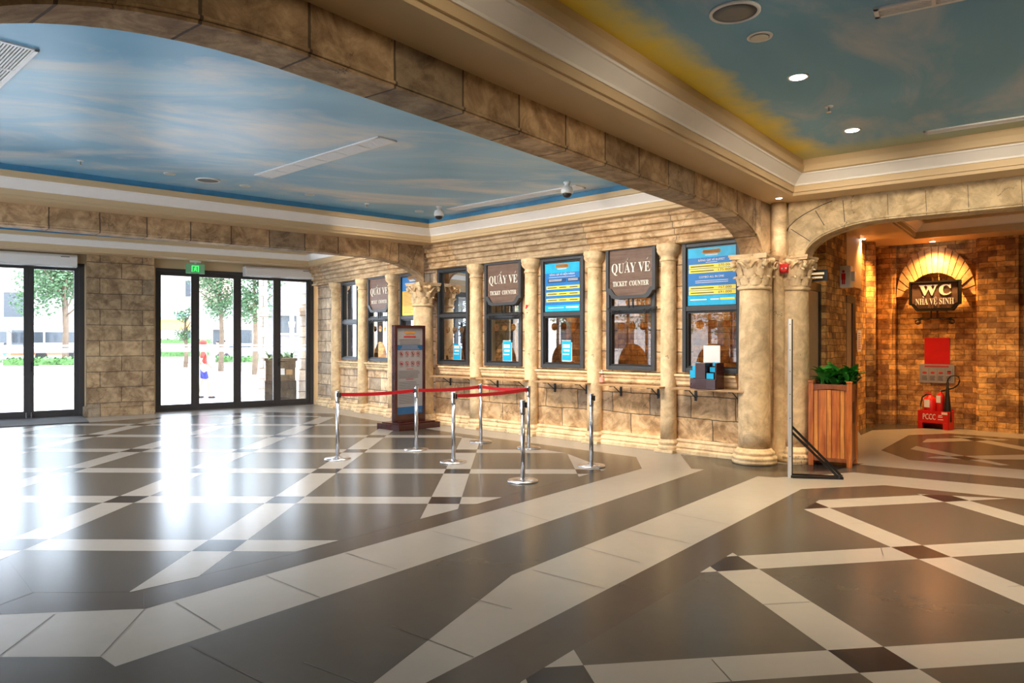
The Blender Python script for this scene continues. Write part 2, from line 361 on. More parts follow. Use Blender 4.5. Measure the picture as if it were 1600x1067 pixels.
S1, S2, SG = (.66,.40,.19), (.89,.64,.37), (.36,.32,.28)
M = dict(
    wall=stone('honey limestone blocks', S1, S2, SG, brick=(.68,.315), msize=.008, offz=.09, offx=.17, blotch=.6, wob=.07, bump=1.0),
    wallalc=stone('pale limestone blocks', (.74,.52,.32), (.92,.74,.53), SG, brick=(.5,.27), msize=.010, offz=.0, blotch=.45),
    pillar=stone('brown limestone blocks', (.36,.245,.135), (.50,.36,.21), (.24,.235,.21), brick=(.82,.335), msize=.009, offz=.04, offx=.3, blotch=.6),
    beam=stone('weathered beam stone', (.42,.275,.145), (.60,.43,.25), (.28,.25,.20), brick=(.62,2.2), msize=.010, offz=0, blotch=.6, mortar=(.07,.045,.03)),
    plainstone=stone('carved column stone', (.80,.57,.32), (.91,.70,.43), (.60,.50,.34), blotch=.28, bump=.7),
    ent=stone('layered cornice stone', (.68,.43,.21), (.90,.68,.42), (.5,.43,.33), brick=(1.55,9), offz=4.0, msize=.006, strata=9, blotch=.3, bump=1.0, mortar=(.2,.14,.08)),
    vous=stone('pale arch stone', (.58,.43,.24), (.74,.59,.36), (.38,.36,.28), blotch=.45, bump=.6),
    brick=stone('old brick', (.50,.24,.07), (.84,.52,.19), (.34,.18,.09), brick=(.27,.098), msize=.005, crack=False, bump=1.0, blotch=.75, mortar=(.16,.075,.03), wob=.045, tones=1),
    brickarch=stone('old arch brick', (.50,.27,.12), (.66,.41,.19), (.3,.2,.12), crack=False, bump=.7, blotch=.5),
    outstone=stone('outdoor pale stone', (.66,.55,.45), (.76,.68,.58), (.5,.48,.45), brick=(.6,.3), blotch=.25),
    cream=plain('cream plaster', (.64,.47,.27), .55, var=.03, nscale=2),
    white=plain('white moulding paint', (.90,.86,.82), .4, var=.02),
    taupe=floor_mat('taupe floor stone', (.066,.061,.053), rough=.225),
    border=floor_mat('umber floor stone', (.062,.052,.043), rough=.225),
    dark=floor_mat('dark grey floor stone', (.013,.014,.016), rough=.225),
    cfloor=floor_mat('cream floor stone', (.30,.28,.255), .05, rough=.225),
    joint=plain('floor joint', (.045,.038,.032), .6),
    skyl=mural('sky mural of the hall', (.17,.43,.66), (.33,.61,.80), (.80,.76,.74), .36),
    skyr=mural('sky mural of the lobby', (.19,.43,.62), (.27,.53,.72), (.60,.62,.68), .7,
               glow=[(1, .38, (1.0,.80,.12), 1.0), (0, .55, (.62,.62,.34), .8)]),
    fadedwood=wood('faded outdoor wood', (.10,.065,.035), (.16,.11,.065), .6, 'z'),
    darkwood=wood('dark outdoor wood', (.03,.022,.016), (.05,.038,.028), .6, 'z'),
    riserb=plain('shaded blue painted edge', (.06,.24,.42), .5),  # blue riser paint, with its shade put into the colour
    risery=plain('pale dawn painted edge', (.62,.55,.24), .5, var=.2, nscale=1),
    skyc=mural('pale mural of the corridor', (.45,.52,.26), (.55,.60,.32), (.6,.6,.45), .5),
    frame=plain('charcoal window frame', (.045,.048,.055), .45, var=.15),
    dframe=plain('dark bronze door frame', (.040,.036,.036), .4, var=.1),
    glass=glassy('door glass', .02, (.97,.98,.98)),
    tglass=glassy('counter glass', .03, (.80,.82,.82)),
    black=plain('black iron', (.012,.012,.013), .4),
    chrome=plain('brushed steel', (.62,.62,.64), .24, metal=1, var=.05),
    belt=plain('red belt', (.55,.005,.015), .5, var=.08),
    signwood=wood('brown sign board', (.115,.062,.042), (.19,.115,.085), .5, 'x', .7),
    shelf=wood('light oak shelf', (.42,.24,.11), (.60,.38,.19), .4, 'x'),
    maroon=plain('maroon lacquer', (.05,.010,.009), .25, var=.2),
    letter=plain('ivory lettering', (.82,.78,.70), .5, var=.02),
    tick=plain('pale gold lettering', (.75,.58,.34), .5, var=.05, emit=((.8,.55,.3), .15)),
    planter=wood('varnished teak', (.30,.065,.014), (.60,.19,.04), .3, 'z'),
    planterd=wood('dark varnished teak', (.14,.04,.015), (.30,.09,.03), .3, 'z'),
    soil=plain('potting soil', (.03,.02,.015), .9),
    leaf=plain('glossy green leaf', (.04,.24,.03), .3, var=.5, nscale=20),
    paper=plain('white paper', (.85,.85,.85), .6, var=.01),
    red=plain('fire red paint', (.62,.012,.010), .3, var=.1),
    bluep=plain('poster blue', (.008,.19,.58), .4, var=.12),
    cyanp=plain('poster cyan', (.005,.45,.80), .4, var=.25, nscale=5),
    yelp=plain('poster yellow', (.92,.76,.10), .4, var=.04),
    orap=plain('poster orange yellow', (.85,.55,.06), .4, var=.04),
    navy=plain('poster navy', (.01,.06,.20), .4),
    greyp=plain('notice board grey', (.32,.315,.33), .4, var=.03),
    ink=plain('dark ink', (.03,.03,.035), .6),
    redink=plain('red ink', (.45,.03,.03), .6),
    gold=plain('gold orange lettering', (.55,.26,.06), .5),
    whitebox=plain('white enamel', (.80,.80,.80), .35, var=.01),
    grille=plain('grey grille', (.18,.18,.18), .5),
    mat_=plain('charcoal entrance mat', (.075,.075,.08), .95, var=.3, nscale=60, bump=.6),
    exitg=emissive('lit green sign', (.04,.8,.10), .6),
    exitp=plain('pale green sign panel', (.10,.19,.11), .4, emit=((.2,.6,.3), .05)),
    bulb=emissive('lit lamp disc', (1,.93,.82), 14),
    bulboff=plain('frosted lamp disc', (.62,.60,.56), .3),
    wcdoor=plain('beige door leaf', (.45,.36,.22), .45),
    paving=plain('sunlit pale paving', (.66,.65,.63), .8, var=.05, nscale=.5),
    bwhite=plain('white facade render', (.56,.54,.51), .7, var=.04, nscale=.6),
    bpink=plain('rose facade render', (.45,.30,.24), .7, var=.06, nscale=.6),
    bgrey=plain('grey facade panel', (.17,.155,.165), .6, var=.06, nscale=.6),
    bwin=plain('dark window glass', (.05,.06,.07), .15),
    tree=plain('tree leaves', (.055,.125,.05), .6, var=.45, nscale=3),
    hedge=plain('hedge leaves', (.07,.17,.04), .6, var=.4, nscale=8),
    bark=plain('tree bark', (.13,.09,.06), .9, var=.3),
    orange=plain('orange awning cloth', (.85,.36,.05), .7), blue=plain('pale blue awning cloth', (.25,.50,.60), .7),
    skin=plain('skin', (.55,.33,.22), .5), hair=plain('black hair', (.02,.015,.012), .5),
    redshirt=plain('red cloth', (.60,.05,.04), .8), olive=plain('grey green cloth', (.16,.16,.12), .8), bluecl=plain('blue cloth', (.03,.04,.28), .8),
    darkcl=plain('dark cloth', (.03,.035,.06), .8), whitecl=plain('white cloth', (.75,.75,.75), .8), teal=plain('teal cloth', (.05,.25,.25), .8),
    rubber=plain('black rubber', (.015,.015,.015), .7),
    counter=plain('counter top dark', (.10,.06,.04), .4),
    gel=glassy('clear bottle', .05, (.95,.8,.75)), pinklab=plain('pink label', (.8,.35,.28), .5),
    whitesteel=plain('silver painted steel', (.62,.64,.70), .35, var=.02),
    planter2=wood('pale varnished teak', (.44,.13,.03), (.70,.29,.07), .3, 'z'),
    navyb=plain('notice blue', (.01,.11,.28), .4),
    cctv=plain('white camera shell', (.75,.75,.75), .3),
)

# ------------------------------------------------------------------ floor
def clip(poly, clipper):
    def inside(p, a, b): return (b[0]-a[0])*(p[1]-a[1])-(b[1]-a[1])*(p[0]-a[0]) >= -1e-9
    def inter(p, q, a, b):
        x1, y1, x2, y2, x3, y3, x4, y4 = p[0], p[1], q[0], q[1], a[0], a[1], b[0], b[1]
        d = (x1-x2)*(y3-y4)-(y1-y2)*(x3-x4)
        t = ((x1-x3)*(y3-y4)-(y1-y3)*(x3-x4))/d
        return (x1+t*(x2-x1), y1+t*(y2-y1))
    def area(P): return sum(P[i][0]*P[(i+1) % len(P)][1]-P[(i+1) % len(P)][0]*P[i][1] for i in range(len(P)))
    cl = list(clipper) if area(clipper) > 0 else list(clipper)[::-1]
    out = list(poly)
    for i in range(len(cl)):
        a, b = cl[i], cl[(i+1) % len(cl)]; src = out; out = []
        for j in range(len(src)):
            p, q = src[j-1], src[j]
            if inside(q, a, b):
                if not inside(p, a, b): out.append(inter(p, q, a, b))
                out.append(q)
            elif inside(p, a, b): out.append(inter(p, q, a, b))
        if not out: return []
    return out
P2 = lambda px, py: tuple(G(px, py))[:2]
FM = [M['cfloor'], M['taupe'], M['border'], M['dark'], M['joint']]
fl = MB()
def poly(pts, z, mi):
    if len(pts) < 3: return
    A = sum(pts[i][0]*pts[(i+1) % len(pts)][1]-pts[(i+1) % len(pts)][0]*pts[i][1] for i in range(len(pts)))
    if A < 0: pts = pts[::-1]
    fl.mi = mi; fl.f([(p[0], p[1], z) for p in pts])
E = .0006
FOOT = [(-15.2, 11.2), (-10.4, 14.62), (-4.95, 18.47), (-1.0, 16.5), (3.3, 12), (7.2, 14.35), (9.3, 12.4), (13, 9), (13, -7), (3.2, -7), (-4.1, 1.5)]
fl.mi = 0
fl.prism(FOOT, -.06, 0)
# left inlay: border and field of the hall
borderL = [P2(227,951), P2(1003,732), P2(994,714), P2(680,672), P2(520,646), P2(400,643.5), P2(215,654.4), P2(138,660), (-11.9, 11.2), (-6.2, 4.9), P2(0,960)]
poly(borderL, E, 2)
fieldL = [P2(205,925), P2(467,863), P2(655,811.5), P2(782,777), P2(950,733), P2(884,708), P2(748,689), P2(612,672), P2(519,651), P2(400,648), P2(225,655), (-10.9, 11.2), (-5.6, 6.2), P2(10,871), P2(52,926)]
poly(fieldL, 2*E, 1)
hull = [P2(205,925), P2(320,899), P2(527,844.5), P2(655,811.5), P2(782,777), P2(950,733), P2(884,708), P2(748,689), P2(700,681), P2(612,672), P2(564,660), P2(519,651), P2(400,647), P2(215,655), (-10.9, 11.2), (-5.4, 6.6), P2(10,871), P2(52,926)]
def convex(pts):
    pts = sorted(set((round(p[0], 5), round(p[1], 5)) for p in pts)); cr = lambda o, a, b: (a[0]-o[0])*(b[1]-o[1])-(a[1]-o[1])*(b[0]-o[0])
    lo_, up_ = [], []
    for p in pts:
        while len(lo_) > 1 and cr(lo_[-2], lo_[-1], p) <= 0: lo_.pop()
        lo_.append(p)
    for p in pts[::-1]:
        while len(up_) > 1 and cr(up_[-2], up_[-1], p) <= 0: up_.pop()
        up_.append(p)
    return lo_[:-1]+up_[:-1]
hull = convex(hull)
x0, pitch, hw = -.672, 1.616, .156
rowsY = [5.62+1.617*j for j in range(-1, 8)]; colsX = [x0+pitch*k for k in range(-7, 3)]
sk = -.015
def ry(y, x): return y+sk*(x+2.28)
for y in rowsY:
    poly(clip([(-14, ry(y-hw, -14)), (6, ry(y-hw, 6)), (6, ry(y+hw, 6)), (-14, ry(y+hw, -14))], hull), 3*E, 0)
for x in colsX:
    poly(clip([(x-hw, 0), (x+hw, 0), (x+hw, 20), (x-hw, 20)], hull), 3*E, 0)
for y in rowsY:
    for x in colsX:
        poly(clip([(x-hw, ry(y-hw, x-hw)), (x+hw, ry(y-hw, x+hw)), (x+hw, ry(y+hw, x+hw)), (x-hw, ry(y+hw, x-hw))], hull), 4*E, 3)
# umber band between the two cream bands, running under the big beam, and the strip by the lobby arch
Bo = P2(180,1041.5)
poly([(-6.4, 3.1), (-4.6, 3.62), P2(157.5,1026), P2(180,1041.5), P2(1100,733.5), P2(1080,732), P2(1063,710), P2(1240,726), P2(1300,722), P2(1349,726.5), P2(1600,748.4), (9.0, 8.1), (9.0, 7.2), P2(1600,763), P2(1334,738), P2(1212,746), P2(1184,744), P2(800,898.5), (-.8, 3.0), (-2.6, .9)], E, 1)
poly([P2(1105,715), P2(1152,719), P2(1222,731), P2(1255,727), P2(1350,724), P2(1300,736), P2(1215,737), P2(1170,735), P2(1120,727)], 2*E, 3)
# right inlay
borderR = [P2(665,1067), P2(1252.5,764), P2(1382.5,758), P2(1600,780), (12.5, 5.6), (12.5, -6.5), (3.5, -6.5), (-1.9, .9)]
poly(borderR, E, 2)
innerR = [P2(815,1065), P2(1150,866), P2(1282,780), P2(1432,771.8), P2(1600,791), (12, 5.3), (12, -6), (3.6, -6), (-1.0, 1.2)]
poly(innerR, 2*E, 1)
def line_int(a, b, c, d):
    x1, y1, x2, y2, x3, y3, x4, y4 = *a, *b, *c, *d
    D = (x1-x2)*(y3-y4)-(y1-y2)*(x3-x4)
    return (((x1*y2-y1*x2)*(x3-x4)-(x1-x2)*(x3*y4-y3*x4))/D, ((x1*y2-y1*x2)*(y3-y4)-(y1-y2)*(x3*y4-y3*x4))/D)
def strip(e1, e2):
    (a, b), (c, d) = [(P2(*e[0]), P2(*e[1])) for e in (e1, e2)]
    a, b, c, d = map(Vector, (a, b, c, d)); u = ((b-a).normalized()+(d-c).normalized()).normalized()
    m1, m2 = (a+b)/2, (c+d)/2; q = [tuple(m1-u*20), tuple(m1+u*20), tuple(m2+u*20), tuple(m2-u*20)]
    return (q[0], q[1], q[3], q[2]), q
rowR = [strip(((1285,781.5),(1435,773.5)), ((1300,793),(1470,785))),
        strip(((1160,869),(1600,842.5)), ((1187.5,888.5),(1600,864))),
        strip(((920,1046),(1600,991.5)), ((1030,1067),(1600,1040)))]
colR = [strip(((1472.5,785),(1600,820)), ((1515,781.5),(1600,807.5))),
        strip(((1256,798.5),(1600,941.5)), ((1300,793),(1600,920))),
        strip(((1117.5,891.5),(1355,1060)), ((1185,888.5),(1445,1052))),
        strip(((819,1058),(835,1090)), ((897.5,1014),(925,1065)))]
hullR = convex(innerR)
for (_, q) in rowR+colR: poly(clip(hullR, q) if False else clip(q, hullR), 3*E, 0)
for (r, _) in rowR:
    for (c, _) in colR:
        q = [line_int(r[0], r[1], c[0], c[1]), line_int(r[0], r[1], c[2], c[3]), line_int(r[2], r[3], c[2], c[3]), line_int(r[2], r[3], c[0], c[1])]
        poly(clip(q, hullR), 4*E, 3)
# corridor inlay
Z5 = lambda x, y: P2(1300+x*.1875, 620+y*.1875)
poly([Z5(410,445), Z5(640,318), Z5(980,305), Z5(1600,350), (9.6,10.6), (10.2,9.4), Z5(1600,608), Z5(640,525)], E, 1)
poly([Z5(700,410), Z5(1480,570), Z5(1400,572), Z5(650,437)], 3*E, 0)
poly([Z5(750,380), Z5(790,352), Z5(1080,344), Z5(1180,367)], 3*E, 0)
poly([Z5(970,330), Z5(1060,328), Z5(1480,358), Z5(1420,364), Z5(1290,358)], 3*E, 0)
poly([Z5(1190,370), Z5(1300,362), Z5(1640,425), Z5(1640,455)], 3*E, 0)
poly([Z5(780,510), Z5(830,499), Z5(1640,482), Z5(1640,524), Z5(950,518)], 3*E, 0)
poly([Z5(1110,343), Z5(1200,340), Z5(1300,360), Z5(1190,368)], 4*E, 3)
poly([Z5(985,500), Z5(1100,493), Z5(1250,522), Z5(1120,528)], 4*E, 3)
poly([Z5(240,320), Z5(335,278), Z5(750,262), Z5(1110,270), Z5(1600,302), Z5(1600,296), Z5(1000,258), Z5(530,222), Z5(365,214), Z5(200,250)], E, 2)
# joints
def joint(a, b, wj=.005):
    a = Vector((*P2(*a), 0)); b = Vector((*P2(*b), 0)); n = Vector((-(b-a).y, (b-a).x, 0)).normalized()*wj/2
    poly([tuple(a+n)[:2], tuple(b+n)[:2], tuple(b-n)[:2], tuple(a-n)[:2]], 5*E, 4)
for a, b in (((157,1026),(227,951)), ((85,960),(0,1025)), ((275,942),(345,985)), ((415,900),(500,934)), ((540,864),(620,890)), ((675,830),(757,850)), ((800,798),(862,815)),
             ((475,1035),(560,1067)), ((612,978),(740,1027)), ((737,935),(800,952)), ((833,891),(945,920)), ((910,855),(1000,879)), ((976,827),(1080,850)), ((1040,800),(1140,820)),
             ((1190,945),(1265,941)), ((1330,818),(1368,817)), ((1575,917),(1600,915)), ((1112,1031),(1145,1067)), ((1515,738),(1512,754)), ((1425,736),(1420,745)),
             ((1375,852),(1380,868)), ((1240,776),(1385,788)), ((300,1011),(410,1067)), ((225,925),(225,951)), ((52,926),(0,945)), ((980,706),(1000,700)), ((1505,679),(1515,672))):
    joint(a, b)
struct('floor', fl, FM)

# ------------------------------------------------------------------ trays of the ceiling: soffit, steps, white crown, fascia
ZS, ZC = 3.45, 3.85
CROWN = [('cream', [(.0,3.45),(.42,3.45),(.42,3.49),(.445,3.49),(.445,3.565)]),
         ('white', [(.445,3.565),(.46,3.565),(.465,3.585),(.555,3.672),(.57,3.675),(.575,3.69),(.585,3.69)]),
         ('cream', [(.585,3.69),(.61,3.70),(.62,3.77),(.60,3.77)]), ('sky', [(.60,3.77),(.60,3.85)])]
def inset(P, d):
    n = len(P); out = []
    for i in range(n):
        a, b, c = Vector(P[i-1]), Vector(P[i]), Vector(P[(i+1) % n])
        u = (b-a).normalized(); v = (c-b).normalized()
        n1 = Vector((-u.y, u.x)); n2 = Vector((-v.y, v.x))
        m = n1+n2; m = m/(1+n1.dot(n2)); out.append(b+m*d)
    return out
def tray(idx, P, sky, loc, rz, closed=True, extra=0, riser=None):
    # P counter-clockwise plan polygon; extra widens the flat soffit
    P = [Vector(p) for p in P]
    ctr = Matrix.Rotation(-rz, 2) if False else None
    mbs = MB()
    for name, prof in CROWN:
        mi = {'cream': 0, 'white': 1, 'sky': 2}[name]
        mbs.mi = mi
        for (d0, z0), (d1, z1) in zip(prof, prof[1:]):
            e0 = 0 if d0 == 0 else extra
            A = inset(P, d0+e0); B = inset(P, d1+extra)
            for i in range(len(P)):
                j = (i+1) % len(P)
                fc = mbs.f([(*A[i], z0), (*A[j], z0), (*B[j], z1), (*B[i], z1)])
    o = build('trim_%d' % idx, mbs, [M['cream'], M['white'], riser or M['riserb']]); o['kind'] = 'structure'; o['label'] = 'stepped cream and white moulding around the painted ceiling'
    Q = inset(P, .595+extra)
    inv = Matrix.Rotation(-rz, 3, 'Z'); L = Vector(loc)
    m2 = MB(); q = [inv @ (Vector((p.x, p.y, ZC))-L) for p in Q]
    m2.prism([(v.x, v.y) for v in q], 0+(ZC-L.z), ZC-L.z+.08)
    o2 = struct('ceiling_%s' % sky[0], m2, sky[1], loc, rz)
    return o
b1a = B1.at(-9.5); b1b = B1.at(3.55)
# hall tray: between big beam, ticket wall, far beam, left side
def lint(F1, y1, F2, y2):
    p = F1.at(0, y1); q = F2.at(0, y2)
    return Vector(line_int(tuple(p)[:2], tuple(p+F1.u)[:2], tuple(q)[:2], tuple(q+F2.u)[:2]))
TH = .28
hall = [lint(B1, TH, LW, .2), lint(B1, TH, TW, -.05), lint(B2, 0, TW, -.05), lint(B2, 0, LW, .2)]
lobby = [lint(B1, 0, A2, 0), B1.at(-13).xy, Vector((14, -7.5)), A2.at(11).xy]
side = [lint(B2, TH, LW, .2), lint(B2, TH, TA, -.05), lint(DW, -.28, TA, -.05), lint(DW, -.28, LW, .2)]
FWn = Frame(7.16, 14.10, FW.th)
corr = [lint(SW, -.02, A2, .3), A2.at(8, .3).xy, FW.at(6, -.02).xy, lint(SW, -.02, FW, -.02)]
def ccw(P):
    A = sum(P[i][0]*P[(i+1) % len(P)][1]-P[(i+1) % len(P)][0]*P[i][1] for i in range(len(P)))
    return P if A > 0 else P[::-1]
tray(1, ccw(hall), ('hall', M['skyl']), (-4, 8, 0), .2)
oc = lint(B1, 0, A2, 0)
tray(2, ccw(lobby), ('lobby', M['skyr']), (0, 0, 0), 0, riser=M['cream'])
# the lobby mural is laid out from its beam corner: local x runs along the arch, local y away from the beam
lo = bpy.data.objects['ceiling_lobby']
tray(3, ccw(side), ('passage', M['skyl']), (-8, 12, 0), 0)
tray(4, ccw(corr), ('corridor', M['skyc']), (7, 11, 0), 0, extra=.35, riser=M['risery'])
# re-express the lobby ceiling in beam axes
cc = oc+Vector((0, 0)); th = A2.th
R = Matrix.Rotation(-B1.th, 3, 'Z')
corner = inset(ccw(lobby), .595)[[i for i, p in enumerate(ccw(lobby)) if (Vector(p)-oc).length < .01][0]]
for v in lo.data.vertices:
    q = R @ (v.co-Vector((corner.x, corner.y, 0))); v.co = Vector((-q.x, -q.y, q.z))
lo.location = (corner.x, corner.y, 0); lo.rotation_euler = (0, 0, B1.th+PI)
# slab above everything keeps daylight out
sl = MB(); sl.prism([(-16, 11.2), (-4.9, 19.6), (6, 22), (16, 14), (16, -9), (2, -9), (-5.5, .8)], 4.0, 4.15)
struct('ceiling_slab', sl, M['bwhite'])

# ------------------------------------------------------------------ beams with arched ends
def beam(idx, F, xa, xb, arch_r, arch_l, mat, zt=ZS+.5, zb=3.155, th=TH, a=1.3, b=.42, label='', al=None, bl=None, inner=0):
    mb = MB(); seg = 14
    low = []
    if arch_l:
        if inner: low.append((xa, zb-(bl or b)))
        for k in range(seg+1): t = PI-PI/2*k/seg; low.append((inner+xa+(al or a)+(al or a)*math.cos(t), zb-(bl or b)+(bl or b)*math.sin(t)))
    else: low.append((xa, zb))
    if arch_r:
        for k in range(seg+1): t = PI/2-PI/2*k/seg; low.append((xb-a+a*math.cos(t), zb-b+b*math.sin(t)))
    else: low.append((xb, zb))
    # panels between successive points so every face stays convex
    pts = low
    def quad(p, q, y, fl_):
        v = [(p[0], y, p[1]), (q[0], y, q[1]), (q[0], y, zt), (p[0], y, zt)]
        mb.f(v if fl_ else v[::-1])
    for p, q in zip(pts, pts[1:]):
        quad(p, q, 0, True); quad(p, q, th, False)
        mb.f([(p[0], 0, p[1]), (p[0], th, p[1]), (q[0], th, q[1]), (q[0], 0, q[1])])
        mb.f([(p[0], 0, zt), (p[0], th, zt), (q[0], th, zt), (q[0], 0, zt)])
    for x, p in ((xa, pts[0]), (xb, pts[-1])): mb.f([(x, 0, p[1]), (x, th, p[1]), (x, th, zt), (x, 0, zt)])
    # thin raised fillet following the arch edge
    for y in (-.012,):
        path = [(p[0], y+.006, p[1]+.03) for p in pts]
        mb.tube(path, .012, 6)
    bmesh.ops.remove_doubles(mb.bm, verts=mb.bm.verts, dist=.0005)
    o = struct('trim_%d' % idx, mb, mat, F.o, F.th)
    o['label'] = label; return o
sR = 3.26
B1L = -5.45
beam(11, B1, -10.2, B1L-.55, False, False, M['beam'], label='near end of the big beam')
beam(5, B1, B1L, sR+.03, True, True, M['beam'], al=1.7, bl=.55, label='long stone-clad beam with arched ends crossing the whole room')
beam(6, B2, -12.0, -.07, True, False, M['beam'], label='stone-clad beam in front of the glass doors ending in an arch')
# lobby arch (right), pale voussoirs
beam(7, A2, .06, 9.0, False, True, M['vous'], th=.34, a=1.0, b=.39, zb=3.11, inner=.21, label='pale stone arch leading to the restroom corridor')
jm = MB()
ap = lambda px, py: (A2.sx(px), -.001, A2.z(px, py))
for a_, b_ in (((1236,358),(1266,377)), ((1274,329),(1288,352)), ((1317,313),(1320,347)), ((1386.6,303),(1388,343)), ((1446,297),(1448,336)), ((1512,289),(1514,333)), ((1596,280),(1598,327))):
    jm.bar(ap(*a_), ap(*b_), .004, .008)
pth = [ap(*q) for q in ((1226,366), (1233,354), (1243,344), (1256,335), (1270,327.5), (1285,320), (1300,314))]
jm.tube([(p[0], .002, p[2]) for p in pth], .007, 5)
o = struct('trim_8', jm, M['joint'], A2.o, A2.th); o['label'] = 'joints between the arch stones'
# joint line of curved stones on the big beam ends
def vjoint(F, xc, zc, a, b, idx, flip=1):
    m = MB()
    for t in (40, 66):
        t = math.radians(t); p = (xc+flip*a*math.cos(t), zc+b*math.sin(t)); d = Vector((flip*math.cos(t)/a, math.sin(t)/b)).normalized()
        L_ = min(.4, (3.44-p[1])/max(d.y, .01)); m.bar((p[0], -.001, p[1]), (p[0]+d.x*L_, -.001, p[1]+d.y*L_), .004, .007)
    o = struct('trim_%d' % idx, m, M['joint'], F.o, F.th); o['label'] = 'joints between curved stones'
vjoint(B2, -.07-1.3, 3.155-.42, 1.3, .42, 9)

# ------------------------------------------------------------------ walls
def wall_open(L0, L1, z1, t, ops, z0=0):
    mb = MB(); xs = sorted({L0, L1, *[o[0] for o in ops], *[o[1] for o in ops]}); zs = sorted({z0, z1, *[o[2] for o in ops], *[o[3] for o in ops]})
    solid = lambda x, z: L0 < x < L1 and z0 < z < z1 and not any(o[0] < x < o[1] and o[2] < z < o[3] for o in ops)
    for i in range(len(xs)-1):
        for j in range(len(zs)-1):
            xm, zm = (xs[i]+xs[i+1])/2, (zs[j]+zs[j+1])/2
            if not solid(xm, zm): continue
            a, b, c, d = xs[i], xs[i+1], zs[j], zs[j+1]
            mb.f([(a,0,c),(b,0,c),(b,0,d),(a,0,d)]); mb.f([(a,t,d),(b,t,d),(b,t,c),(a,t,c)])
            e = 1e-4
            if not solid(a-e, zm): mb.f([(a,t,c),(a,0,c),(a,0,d),(a,t,d)])
            if not solid(b+e, zm): mb.f([(b,0,c),(b,t,c),(b,t,d),(b,0,d)])
            if not solid(xm, c-e): mb.f([(a,0,c),(a,t,c),(b,t,c),(b,0,c)])
            if not solid(xm, d+e): mb.f([(a,0,d),(b,0,d),(b,t,d),(a,t,d)])
    bmesh.ops.remove_doubles(mb.bm, verts=mb.bm.verts, dist=.0005)
    return mb
WZ0, WZ1 = 1.16, 3.0
winpx = [(684,732), (757.5,815), (845.6,912), (948,1024), (1066.7,1159)]
wins = [(TW.sx(a, -.03), TW.sx(b, -.03)) for a, b in winpx]
TL = 6.50
struct('wall_ticket', wall_open(0, TL, ZS+.3, .22, [(a+.03, b-.03, WZ0+.03, WZ1-.03) for a, b in wins]), M['wall'], TW.o, TW.th, label='honey stone wall with the ticket windows')
alcpx = [(533.5,559), (574.6,608), (625,661)]
wins2 = [(TA.sx(a, -.03), TA.sx(b, -.03)) for a, b in alcpx]
AL = (Vector((TW.o.x, TW.o.y, 0))-TA.o).length
struct('wall_alcove', wall_open(0, AL, ZS+.3, .22, [(a+.03, b-.03, WZ0+.03, WZ1-.03) for a, b in wins2]), M['wallalc'], TA.o, TA.th, label='stone wall with ticket windows beside the glass doors')

ENT = [(0.0,3.46),(-.32,3.46),(-.325,3.40),(-.27,3.385),(-.285,3.36),(-.275,3.315),(-.215,3.30),(-.235,3.275),(-.225,3.225),(-.165,3.21),(-.185,3.185),(-.175,3.135),(-.12,3.12),(-.135,3.10),(-.125,3.06),(-.165,3.045),(-.165,3.01),(0,3.0)]
BASE = [(0,.20),(-.045,.20),(-.06,.17),(-.045,.145),(-.085,.125),(-.10,.09),(-.085,.07),(-.12,.05),(-.12,0),(0,0)]
SILL = [(0,1.13),(-.10,1.13),(-.105,1.105),(-.075,1.085),(-.07,1.05),(-.05,1.03),(-.05,.99),(-.035,.965),(0,.965)]
for i, (F, L0, L1) in enumerate(((TW, -.12, TL-.1), (TA, 0, AL+.1))):
    e = MB(); e.profx(ENT, L0, L1 if i else TL-.06); o = struct('trim_%d' % (12+i), e, M['ent'], F.o, F.th, bevel=.006); o['label'] = 'layered stone cornice above the ticket windows'
    e = MB(); e.profx(BASE, L0+.06, L1 if i else TL-.06); struct('baseboard_%s' % ('ticket' if i == 0 else 'alcove'), e, M['plainstone'], F.o, F.th, bevel=.004)
def colx(F, px, y): return F.sx(px, y)
tcols = [colx(TW, p, -.07) for p in (744, 830, 929, 1044.5)]
acols = [colx(TA, p, -.07) for p in (525, 567, 614.5)]
sm = MB(); edges = [0.10]+tcols+[TL-.10]
for a, b in zip(edges, edges[1:]): sm.profx(SILL, a+.08, b-.10)
o = struct('trim_14', sm, M['plainstone'], TW.o, TW.th, bevel=.004); o['label'] = 'moulded stone sill under the ticket windows'
sm = MB(); edges = acols+[AL]
for a, b in zip(edges, edges[1:]): sm.profx(SILL, a+.09, b-.10)
o = struct('trim_15', sm, M['plainstone'], TA.o, TA.th, bevel=.004); o['label'] = 'moulded stone sill in the alcove'

# ------------------------------------------------------------------ columns
def small_column(loc, rz, label, group):
    t = thing('half_column', label, 'column', loc, rz, group)
    b = MB(); b.box(-.155, .155, -.15, .15, 0, .042)
    b.lathe([(.155,.04),(.162,.06),(.157,.085),(.14,.095),(.135,.11),(.146,.125),(.146,.15),(.128,.165),(.120,.19)], seg=28)
    build('column_base', b, M['plainstone'], t, bevel=.004)
    s = MB(); s.lathe([(.119,.185)]+[(.119-.010*(k/8)+random.uniform(-.0015,.0015), .185+(2.77-.185)*k/8) for k in range(1, 9)], seg=28); build('shaft', s, M['plainstone'], t)
    c = MB(); c.lathe([(.109,2.76),(.125,2.77),(.128,2.79),(.112,2.80),(.110,2.83),(.122,2.845),(.150,2.87),(.165,2.90),(.172,2.925),(.165,2.94),(.172,2.955),(.178,2.98),(.170,3.012)], seg=28)
    build('capital', c, M['plainstone'], t); return t
seqs = ['first ticket window', 'wooden ticket sign', 'blue price poster', 'hand sanitiser bottle', 'leaflet stand']
clabels = ['slim stone column between the bare first window and the first counter sign of the main wall', 'slim stone column spotted with red paint, right of the sign at the second window',
           'slim stone column right of the blue poster with three yellow rows, cracked diagonally', 'slim stone column between the larger counter sign and the two-band price poster']
